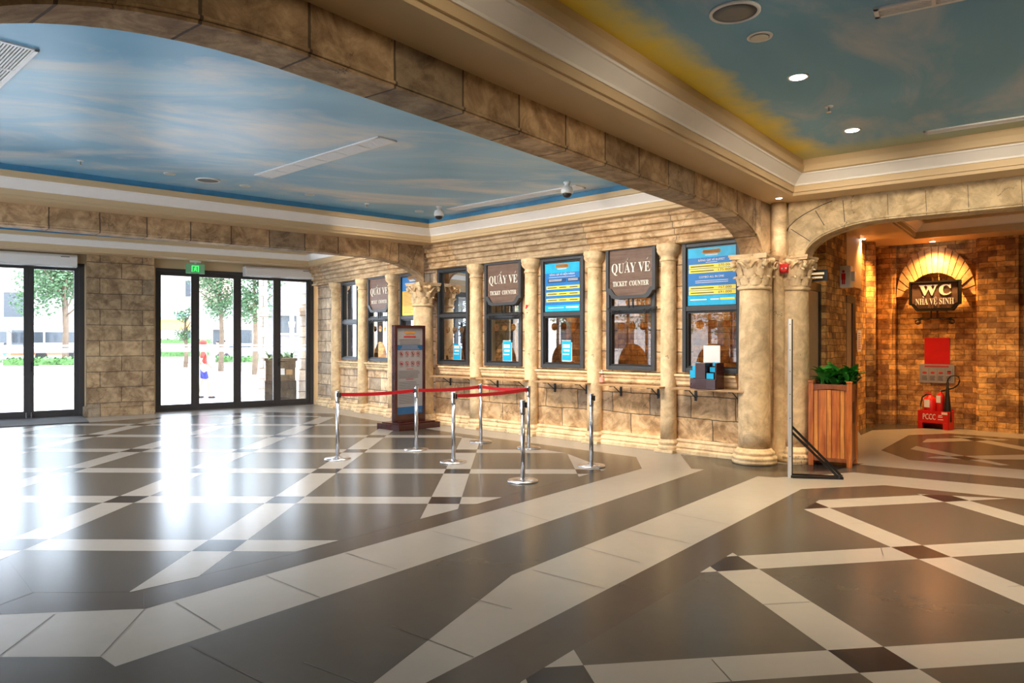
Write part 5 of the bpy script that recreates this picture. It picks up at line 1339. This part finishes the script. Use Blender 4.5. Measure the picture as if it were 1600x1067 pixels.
speaker(CEIL(325, 281), 'round speaker near the far ceiling edge of the hall')
sprinkler(CEIL(126, 251), 'sprinkler at the far left of the hall ceiling'); sprinkler(CEIL(573, 318), 'sprinkler in the hall ceiling near the far corner'); sprinkler(CEIL(1295, 166), 'sprinkler between the two lit lobby downlights')
linvent(CEIL(411, 275), CEIL(606, 216), .26, 'long white slot vent in the middle of the hall ceiling'); linvent(CEIL(705, 327), CEIL(908, 291), .24, 'long slot vent close to the ticket wall beside the dome camera')
linvent(CEIL(-60, 158), CEIL(26, 68), .30, 'wide slotted vent cut by the left edge', 3)
linvent(CEIL(1366, 20), CEIL(1560, -22), .16, 'slot vent at the top right of the lobby ceiling', 2); linvent(CEIL(1444, 207), CEIL(1700, 168), .14, 'thin slot vent near the lobby cornice', 3)
speaker(CEIL(1148, 18), 'large round speaker in the lobby ceiling', .17); downlight(CEIL(1187, 57), 'unlit recessed spot next to the large lobby speaker', False, 'lobby downlights', .09)
downlight(CEIL(1247, 120), 'lit downlight in the middle of the lobby ceiling', True, 'lobby downlights', .085); downlight(CEIL(1331.5, 203), 'lit downlight nearer the lobby cornice', True, 'lobby downlights', .085)
downlight(CEIL(1217, 309, ZS), 'small lit light in the cream soffit above the corner pier', True, 'soffit lights', .05)
downlight(CEIL(1348, 373, ZS), 'small lit light in the corridor soffit above the second doorway', True, 'soffit lights', .06); downlight(CEIL(1457, 377, ZS), 'small lit light in the corridor soffit above the brick niche', True, 'soffit lights', .06)
def dome(p, label):
    t = thing('dome_camera', label, 'camera', p, 0, 'dome cameras')
    m = MB(); m.lathe([(.05,0),(.05,-.02),(.035,-.03),(.035,-.06),(.075,-.08),(.085,-.13),(.08,-.17)], seg=20); build('housing', m, M['cctv'], t)
    m = MB(); m.ball((0,0,-.175), .065, (1,1,.8), 14, 10); build('lens_dome', m, M['black'], t)
dome(CEIL(886, 284), 'white dome camera hanging in front of the long vent by the ticket wall'); dome(CEIL(686, 322), 'white dome camera hanging over the far ceiling corner')

# lamps of the building, followed by added fill spots
for (x, y, z, e, c, ang) in ((*CEIL(1247,120), 130, (1,.78,.5), 80), (*CEIL(1331.5,203), 130, (1,.74,.42), 75)):
    lamp('downlight_beam', 'SPOT', (x, y, z-.05), e, c, rot=(0, 0, 0), spot_size=math.radians(ang), spot_blend=.7, shadow_soft_size=.06)
for (px, py, e) in ((1348, 373, 60), (1457, 377, 95)):
    p = CEIL(px, py, ZS); lamp('soffit_beam', 'SPOT', (p.x, p.y, ZS-.04), e, WARM, rot=(0, 0, 0), spot_size=math.radians(120), spot_blend=.8, shadow_soft_size=.04)
lamp('soffit_beam', 'SPOT', tuple(CEIL(1217,309,ZS)-Vector((0,0,.04))), 4, SOFT, rot=(0,0,0), spot_size=math.radians(100), spot_blend=.7, shadow_soft_size=.03)
for (x, y, e) in ((8.8, 11.0, 45), (10.2, 9.2, 30), (6.0, 6.2, 150), (8.5, 4.6, 160), (4.6, 3.2, 120), (7, 1, 120), (5.5, -3.5, 110), (10, -2, 110)):
    lamp('downlight_beam', 'SPOT', (x, y, 3.42 if y > 8.5 else 3.7), e, WARM if y > 8.5 else (1, .80, .56), rot=(0, 0, 0), spot_size=math.radians(110), spot_blend=.8, shadow_soft_size=.08)

for k in range(4):  # added ceiling spots filling the hall; its own downlights are unlit
    for j in range(2):
        p = TW.at(.9+k*2.0+(1.6 if j else 0), -(1.9+3.0*j), ZC-.06)
        lamp('hall_fill_beam', 'SPOT', tuple(p), 45, (1, .87, .70), rot=(0, 0, 0), spot_size=math.radians(130), spot_blend=.9, shadow_soft_size=.12)
for x_ in (.8, 2.4, 4.0, 5.4):  # unseen spots added to brighten the ticket wall
    lamp('wall_fill_beam', 'SPOT', tuple(TW.at(x_, -2.9, ZC-.08)), 85, (1, .88, .72), aim=tuple(TW.at(x_, 0, 2.0)), spot_size=math.radians(84), spot_blend=1.0, shadow_soft_size=.3)
lamp('wall_fill_beam', 'SPOT', tuple(TA.at(3.2, -2.6, ZC-.5)), 60, (1, .90, .76), aim=tuple(TA.at(3.0, 0, 2.0)), spot_size=math.radians(110), spot_blend=1.0, shadow_soft_size=.3)  # same added fill for the alcove wall
for x_ in (.9, 2.6, 4.4):  # added fill on the lobby arch face, no fitting there
    lamp('wall_fill_beam', 'SPOT', tuple(A2.at(x_, -2.4, ZC-.08)), 60, (1, .84, .62), aim=tuple(A2.at(x_-.2, 0, 2.4)), spot_size=math.radians(86), spot_blend=1.0, shadow_soft_size=.3)
for x_ in (-3.4, -1.2, 1.2):  # weak added fill along the big beam
    lamp('wall_fill_beam', 'SPOT', tuple(B1.at(x_, -2.2, ZC-.08)), 18, (1, .84, .62), aim=tuple(B1.at(x_, 0, 2.6)), spot_size=math.radians(90), spot_blend=1.0, shadow_soft_size=.3)
for s_ in (-2.2, -5.0, -7.8):  # more added hall fill, on the far beam side
    for d_ in (2.0, 4.6):
        p = B2.at(s_, -d_, ZC-.06); lamp('hall_fill_beam', 'SPOT', tuple(p), 30, (1, .95, .90), rot=(0, 0, 0), spot_size=math.radians(130), spot_blend=.9, shadow_soft_size=.12)
for s_ in (-1.5, -4.5, -7.5):  # unseen spots added to fill the passage before the doors
    p = B2.at(s_, 2.8, ZC-.06); lamp('passage_fill_beam', 'SPOT', tuple(p), 50, (1, .90, .76), rot=(0, 0, 0), spot_size=math.radians(140), spot_blend=.9, shadow_soft_size=.12)
# ------------------------------------------------------------------ outdoors
m = MB(); m.box(-90, 60, -60, 110, -.3, -.065); struct('ground_paving', m, M['paving']); bpy.data.objects['ground_paving'].name = 'ground'
def leaves(mb, c, rad, n, size, rr, shape=1.0):
    for _ in range(n):
        v = Vector((rr.gauss(0, 1), rr.gauss(0, 1), rr.gauss(0, 1))).normalized()*rad*(rr.random()**.4)
        v.z *= shape; p_ = c+v; a = rr.uniform(0, 2*PI); t_ = rr.uniform(-.9, .9)
        u_ = Vector((math.cos(a), math.sin(a), t_)).normalized(); w2 = u_.cross(Vector((rr.random(), rr.random(), rr.random()))).normalized()
        mb.f([p_-u_*size, p_+w2*size*.45, p_+u_*size, p_-w2*size*.45])
def tree(x, y, h, cr, label, seed, n=1500, z0=None, group='street trees outside the doors', size=.16):
    rr = random.Random(seed); t = thing('street_tree', label, 'tree', (x, y, -.065), 0, group)
    m = MB(); m.tube([(0,0,0),(.05,.03,h*.3),(-.04,0,h*.6),(0,0,h*.85)], .16, 8, .06)
    for k in range(6):
        a = rr.uniform(0, 6.28); m.tube([(0,0,h*(.4+.07*k)), (math.cos(a)*cr*.4, math.sin(a)*cr*.4, h*(.55+.06*k)), (math.cos(a)*cr*.7, math.sin(a)*cr*.7, h*(.62+.06*k))], .06, 6, .02)
    build('trunk', m, M['bark'], t)
    m = MB()
    for k in range(9):
        a = rr.uniform(0, 6.28); q = rr.uniform(0, cr*.62); leaves(m, Vector((q*math.cos(a), q*math.sin(a), h*.72+rr.uniform(-.24, .24)*h)), cr*.48, n//4, size*.62, rr, .8)
    build('foliage', m, M['tree'], t)
def at(px, Y, z=0): return ((px-CX)/FPX*Y, Y, z)
x, y, _ = at(100, 42); tree(x, y, 7.6, 2.9, 'broad leafy tree seen through the left glass door, behind the hedge', 1, 2600, size=.20)
x, y, _ = at(20, 50); tree(x, y+6, 10.5, 2.6, 'tree top at the upper left of the left glass door', 2, 1200)
x, y, _ = at(345, 40); tree(x, y, 6.8, 1.9, 'leafy tree in the second pane of the far doors', 3, 1500)
x, y, _ = at(398, 36); tree(x, y, 6.4, 1.9, 'leafy tree in the third pane of the far doors, beside the outdoor column', 4, 1600)
x, y, _ = at(290, 46); tree(x, y, 3.9, .9, 'thin young tree in the first pane of the far doors', 5, 300)
def hedge(p, rz, L_, D, h, label, zb=.0, n=900):
    rr = random.Random(int(L_*100)); t = thing('hedge', label, 'hedge', p, rz, 'clipped hedges outside')
    m = MB(); m.box(-L_/2, L_/2, -D/2, D/2, -.065, .42+zb); build('planter_wall', m, M['outstone'], t)
    m = MB(); m.box(-L_/2+.1, L_/2-.1, -D/2+.1, D/2-.1, .42+zb, h-.08)
    for _ in range(n):
        p_ = Vector((rr.uniform(-L_/2, L_/2), rr.uniform(-D/2, D/2), rr.uniform(.45+zb, h))); a = rr.uniform(0, 6.28); u_ = Vector((math.cos(a), math.sin(a), rr.uniform(-1, 1)))*.08; w2 = Vector((-math.sin(a), math.cos(a), rr.uniform(-1, 1)))*.05
        m.f([p_-u_, p_+w2, p_+u_, p_-w2])
    build('foliage', m, M['hedge'], t)
x, y, _ = at(85, 36); hedge((x, y, 0), .3, 4.4, 1.0, .80, 'clipped green hedge in a pale planter before the left glass door view')
x, y, _ = at(278, 56); hedge((x, y, 0), .3, 4.6, 1.2, .95, 'nearer green hedge strip in the first pane', n=500)
x, y, _ = at(268, 62); hedge((x, y, 0), .3, 6.5, 1.6, 1.85, 'raised green hedge strip on the slope in the first pane', 1.0, n=600)
x, y, _ = at(384, 41); hedge((x, y, 0), .2, 3.2, 1.0, .78, 'low green hedge behind the people in the middle panes', n=500)
# buildings
def building(name, p, rz, w_, d_, h, mat, label, wins_, extra=None):
    t = thing(name, label, 'building', p, rz, None)
    m = MB(); m.box(-w_/2, w_/2, 0, d_, 0, h); m.box(-w_/2-.2, w_/2+.2, -.3, d_, h, h+.4); m.box(-w_/2-.1, w_/2+.1, -.15, 0, 3.3, 3.55); build('wall', m, mat, t)
    for (a, b, c, d) in wins_:
        m = MB(); m.box(a-.12, b+.12, -.08, 0, c-.12, c).box(a-.12, b+.12, -.08, 0, d, d+.14).box(a-.12, a, -.06, 0, c, d).box(b, b+.12, -.06, 0, c, d); f_ = build('window', m, M['bwhite'], t)
        m = MB(); m.box(a, b, -.03, -.01, c, d); g_ = build('pane', m, M['bwin'], f_)
    return t
x, y, _ = at(10, 66); b_ = building('street_building', (x, y, -.06), .45, 26, 8, 11, M['bwhite'], 'white building with one dark window and balustrade through the left glass door', [(-.2, 2.0, 3.9, 6.2), (-8, -6, 3.9, 6.2), (6.2, 8.2, 3.9, 6.2)])
m = MB(); m.box(-6, 8, -1.3, -1.0, 3.35, 3.45).box(-6, 8, -1.25, -1.05, 2.6, 2.72)
for k in range(46): m.box(-6+k*.3, -5.88+k*.3, -1.2, -1.1, 2.72, 3.35)
build('balustrade', m, M['bwhite'], b_)
x, y, _ = at(262, 88); building('rose_building', (x, y, -.06), .3, 14, 8, 10.6, M['bpink'], 'rose coloured building high in the first pane of the far doors', [(-4.6, -3.2, 7.2, 9.2), (-1.8, -.4, 7.2, 9.2), (2, 3.4, 7.2, 9.2)])
x, y, _ = at(474, 46); building('grey_building', (x, y, -.06), .1, 4.4, 6, 7.5, M['bgrey'], 'grey building behind the outdoor planter in the last pane', [(-1.6, -.4, 2.2, 3.4)])
x, y, _ = at(420, 82); building('pale_building', (x, y, -.06), .2, 30, 6, 5.2, M['bwhite'], 'long pale building across the square', [(-9+3*k, -7.8+3*k, 1.2, 3.0) for k in range(6)])
# awning on the rose building side
x, y, _ = at(262, 70); t = thing('market_awning', 'sloping orange and blue awning in the first pane of the far doors', 'awning', (x, y, 3.2), .3)
m = MB(); m.prism([(-1.7,-.9),(2.8,-.9),(2.8,.9),(-1.7,.9)], 0, .06); bmesh.ops.transform(m.bm, verts=m.bm.verts, matrix=Matrix.Rotation(.55, 4, 'X')); build('orange_cloth', m, M['orange'], t)
m = MB(); m.prism([(-1.6,.8),(2.9,.8),(2.9,2.0),(-1.6,2.0)], .5, .56); bmesh.ops.transform(m.bm, verts=m.bm.verts, matrix=Matrix.Rotation(.35, 4, 'X')); build('blue_cloth', m, M['blue'], t)
m = MB()
for xx in (-1.5, 2.6): m.tube([(xx,-.7,-3.2),(xx,-.7,-.35)], .04); m.tube([(xx,1.6,-3.2),(xx,1.6,1.0)], .04)
build('poles', m, M['black'], t)
# coaches
def coach(p, rz, L_, label, front):
    t = thing('coach', label, 'bus', p, rz, 'parked coaches'); h = 3.0
    m = MB(); m.box(0, L_, 0, 2.4, .35, h); build('body', m, M['whitebox'], t, bevel=.12)
    m = MB(); m.box(-.02, L_+.02, -.012, 2.41, .55, .95); build('stripe', m, M['redor'], t)
    for k in range(int(L_/1.5)): m = MB(); m.box(.4+k*1.5, 1.75+k*1.5, -.02, 0, 1.55, 2.45); build('side_window', m, M['bwin'], t)
    m = MB(); m.box(L_-.01, L_+.03, .15, 2.25, 1.2, 2.6); build('windscreen', m, M['bwin'], t)
    for k, xx in enumerate((1.6, L_-2.2)):
        m = MB(); m.lathe([(.46,-.15),(.5,-.1),(.5,.1),(.46,.15)], seg=20); bmesh.ops.rotate(m.bm, verts=m.bm.verts, matrix=Matrix.Rotation(PI/2, 3, 'X')); bmesh.ops.translate(m.bm, verts=m.bm.verts, vec=(xx, .12, .45)); build('wheel', m, M['rubber'], t)
    m = MB(); m.bar((L_-.1, -.1, 2.5), (L_+.35, -.25, 2.2), .06, .06); m.box(L_+.25, L_+.4, -.35, -.2, 1.7, 2.3); build('mirror', m, M['black'], t)
M['redor'] = plain('red stripe paint', (.75,.12,.05), .4)
x, y, _ = at(0, 57); coach((x-8, y-2, -.065), .12, 9.5, 'white coach with red stripe through the left pane of the left door', True)
x, y, _ = at(82, 55); coach((x-5.2, y+4, -.065), .12, 6.2, 'second white coach with dark windscreen behind the hedge', True)
x, y, _ = at(452, 52); coach((x-.5, y+1, -.065), .1, 7, 'red and white coach beyond the outdoor planter', False)
# parked car
x, y, _ = at(372, 62); t = thing('parked_car', 'pale car across the square behind the walking people', 'car', (x-2, y, -.065), .1)
m = MB(); m.prismy([(0,.3),(4.4,.3),(4.4,.85),(3.6,1.0),(2.9,1.5),(1.4,1.5),(.7,1.0),(0,.9)][::-1], 0, 1.7); build('body', m, M['bgrey'], t, bevel=.06)
m = MB(); m.prismy([(.95,1.0),(3.35,1.0),(2.8,1.42),(1.5,1.42)][::-1], -.02, 0); build('side_glass', m, M['bwin'], t)
for xx in (.9, 3.5): m = MB(); m.lathe([(.32,-.1),(.32,.1)], seg=16); bmesh.ops.rotate(m.bm, verts=m.bm.verts, matrix=Matrix.Rotation(PI/2, 3, 'X')); bmesh.ops.translate(m.bm, verts=m.bm.verts, vec=(xx, .05, .32)); build('wheel', m, M['rubber'], t)
# outdoor columns of the portico
def outcol(px, Y, wpx, label):
    x, y, _ = at(px, Y); r = wpx/2/FPX*Y; t = thing('portico_column', label, 'column', (x, y, -.065), .5, 'outdoor portico columns')
    m = MB(); m.box(-r*1.25, r*1.25, -r*1.25, r*1.25, 0, .75).box(-r*1.12, r*1.12, -r*1.12, r*1.12, .75, .85); build('plinth', m, M['outstone'], t, bevel=.01)
    m = MB(); m.lathe([(r*1.05,.85),(r,.95),(r*.93,3.0),(r*.93,4.6)], seg=24); build('shaft', m, M['outstone'], t)
    m = MB(); m.box(-r*1.1, r*1.1, -r*1.1, r*1.1, 2.35, 2.5).box(-r*1.25, r*1.25, -r*1.25, r*1.25, 2.5, 2.6); build('band', m, M['outstone'], t)
outcol(411, 21, 13, 'pale stone column standing outside the third pane of the far doors'); outcol(477, 20, 19, 'broad pale stone pier outside the last pane of the far doors')
outcol(456, 34, 7, 'thin dark lamp-like column farther outside the last pane')
m = MB(); x, y, _ = at(477, 20); x2, y2, _ = at(411, 21); m.prism([(x2-.6, y2-.2), (x+.5, y-.2), (x+.5, y+.5), (x2-.6, y2+.5)], 4.5, 5.2); struct('trim_26', m, M['outstone'])
# outdoor planter podium
x, y, _ = at(438, 19.3); t = thing('outdoor_planter', 'brown wooden planter with signs and trailing plant just outside the last panes', 'planter', (x, y, -.065), .35)
m = MB(); m.box(-.38, .38, -.28, .28, .62, 1.15).box(-.42, .42, -.32, .32, 1.15, 1.22); build('box', m, M['fadedwood'], t, bevel=.01)
m = MB(); m.box(-.40, .40, -.30, .30, .0, .62); build('plinth', m, M['darkwood'], t, bevel=.01)
m = MB(); m.box(-.02, .10, -.29, -.28, .78, .95); build('notice', m, M['paper'], t)
m = MB(); m.box(.14, .30, -.29, -.28, .78, .92); build('plaque', m, M['shelf'], t)
m = MB(); rr = random.Random(9)
for k in range(60): leafy(m, Vector((rr.uniform(-.3, .3), rr.uniform(-.2, .2), 1.2)), rr.uniform(0, 6.28), rr.uniform(.3, 1.4), rr.uniform(.2, .36), .03)
build('foliage', m, M['hedge'], t)

# people
def skinmesh(name, verts, edges, radii, mat, parent, root=0, sub=2):
    me = bpy.data.meshes.new(name); me.from_pydata([tuple(v) for v in verts], edges, []); me.materials.append(mat)
    o = bpy.data.objects.new(name, me); COL.objects.link(o); o.parent = parent
    s_ = o.modifiers.new('skin', 'SKIN'); s_.use_smooth_shade = True
    if not me.skin_vertices: 
        pass
    for i, r_ in enumerate(radii):
        sv = me.skin_vertices[0].data[i]; sv.radius = (r_, r_) if not isinstance(r_, tuple) else r_
    me.skin_vertices[0].data[root].use_root = True
    q = o.modifiers.new('sub', 'SUBSURF'); q.levels = sub; q.render_levels = sub
    return o
def person(p, rz, h, label, top, bottom, stride=.18, shorts=False, armout=.12, hat=None, bag=None):
    t = thing('person', label, 'person', p, rz, 'people outside'); k = h/1.7
    V = [(0,0,.95),(0,0,1.12),(0,0,1.38),(0,0,1.47),(0,.01,1.56),(0,.02,1.64)]; Ra = [(.13,.10),(.12,.09),(.15,.10),(.055,.055),(.085,.095),(.075,.085)]
    Ed = [(0,1),(1,2),(2,3),(3,4),(4,5)]
    for s_ in (-1, 1):
        st = stride*s_; i = len(V)
        V += [(s_*.10,0,.88),(s_*.10,st*.5+.03,.50),(s_*.10,st,.09),(s_*.10,st+.13,.03)]; Ra += [.085,.058,.038,.035]; Ed += [(0,i),(i,i+1),(i+1,i+2),(i+2,i+3)]
        i = len(V)
        V += [(s_*.19,0,1.38),(s_*(.22+armout*.4),-.02-st*.3,1.12),(s_*(.2+armout*.3),.12-st*.5,.93),(s_*(.2+armout*.25),.16-st*.5,.88)]; Ra += [.05,.036,.024,.026]; Ed += [(2,i),(i,i+1),(i+1,i+2),(i+2,i+3)]
        for q in range(5):
            j = len(V); V += [(s_*(.2+armout*.25)+(q-2)*.014,.18-st*.5,.83-(.01 if q in (0,4) else 0))]; Ra += [.008]; Ed += [(i+3, j)]
    V = [tuple(c*k for c in v) for v in V]; Ra = [tuple(x*k for x in r_) if isinstance(r_, tuple) else r_*k for r_ in Ra]
    b_ = skinmesh('body', V, Ed, Ra, M['skin'], t)
    # shirt, trousers as slightly larger shells over the same skeleton
    V2 = [(0,0,.92),(0,0,1.12),(0,0,1.38),(0,0,1.44)]; R2 = [(.155,.12),(.145,.115),(.165,.12),(.07,.07)]; E2 = [(0,1),(1,2),(2,3)]
    for s_ in (-1, 1):
        i = len(V2); V2 += [(s_*.19,0,1.38),(s_*(.22+armout*.4)*.97,-.02-stride*s_*.2,1.20)]; R2 += [.065,.058]; E2 += [(2,i),(i,i+1)]
    skinmesh('shirt', [tuple(c*k for c in v) for v in V2], E2, [tuple(x*k for x in r_) if isinstance(r_, tuple) else r_*k for r_ in R2], top, t)
    V3 = [(0,0,.96),(0,0,.90)]; R3 = [(.15,.12),(.15,.12)]; E3 = [(0,1)]
    for s_ in (-1, 1):
        i = len(V3); st = stride*s_; V3 += [(s_*.10,0,.85),(s_*.10,st*.45+.03,.55)]; R3 += [.10,.08]; E3 += [(1,i),(i,i+1)]
        if not shorts: V3 += [(s_*.10,st,.10)]; R3 += [.055]; E3 += [(i+1,i+2)]
    skinmesh('shorts' if shorts else 'trousers', [tuple(c*k for c in v) for v in V3], E3, [tuple(x*k for x in r_) if isinstance(r_, tuple) else r_*k for r_ in R3], bottom, t)
    m = MB(); m.ball((0, -.01*k, 1.665*k), .098*k, (1, 1.12, .95), 14, 10); build('hair', m, hat or M['hair'], t)
    m = MB(); m.ball((0, .115*k, 1.60*k), .014*k).ball((-.03*k, .10*k, 1.625*k), .008*k).ball((.03*k, .10*k, 1.625*k), .008*k).box(-.025*k, .025*k, .095*k, .105*k, 1.563*k, 1.57*k); build('face', m, M['skin'], t)
    m = MB()
    for s_ in (-1, 1): m.ball((s_*.10*k, (stride*s_+.07)*k, .035*k), .06*k, (.7, 1.9, .7))
    build('shoes', m, M['ink'], t)
    if bag: m = MB(); m.box(-.14, .14, -.30, -.12, .95, 1.35); build('backpack', m, bag, t, bevel=.04)
    return t
x, y, _ = at(318, 21); person((x, y, -.065), -1.2, 1.66, 'person in red top, grey wrap and blue shorts walking past the second pane', M['redshirt'], M['bluecl'], .16, True, hat=M['redshirt'], bag=M['olive'])
x, y, _ = at(340, 46); person((x, y, -.065), 1.3, 1.70, 'dark-haired person in pale shirt and dark trousers, left of a pair in the square', M['whitecl'], M['darkcl'], .2)
x, y, _ = at(350, 47); person((x, y, -.065), -1.4, 1.72, 'person in pale top and dark trousers, right of a pair in the square', M['whitecl'], M['darkcl'], .15)
x, y, _ = at(8, 40); person((x, y, -.065), .2, 1.55, 'person in black and white top near the far left edge, before the coach', M['teal'], M['whitecl'], .1, hat=M['hair'])

for (x, y, h_, c_, sd) in ((-17.5, 8.6, 4.6, 2.0, 21), (-16.5, 5.2, 4.4, 1.8, 22), (-18, 2.2, 4.8, 2.0, 23), (-15.5, 1.0, 4.2, 1.7, 24)):
    tree(x, y, h_, c_, 'low spreading tree outside the left side, %s from the doors' % {21: 'first', 22: 'second', 23: 'third', 24: 'fourth'}[sd], sd, 900)
# outside the left side: seen in the reflections of the counter glass
tree(-24, 11, 6.5, 2.8, 'leafy tree beyond the left side of the hall, seen in the window reflections', 11, 1100); tree(-23, 3.5, 6.0, 2.6, 'second tree beyond the left side, seen in the window reflections', 12, 1100)
tree(-27, 17, 6.5, 2.6, 'third tree beyond the left side, farthest back', 13, 900)
b_ = building('left_building', (-34, 6, -.06), PI/2+.1, 40, 6, 14, M['bwhite'], 'pale windowed building across the street, mirrored in the counter glass', [(-17+3.4*k, -15.6+3.4*k, z_, z_+1.7) for k in range(10) for z_ in (1.2, 4.6, 7.9)])
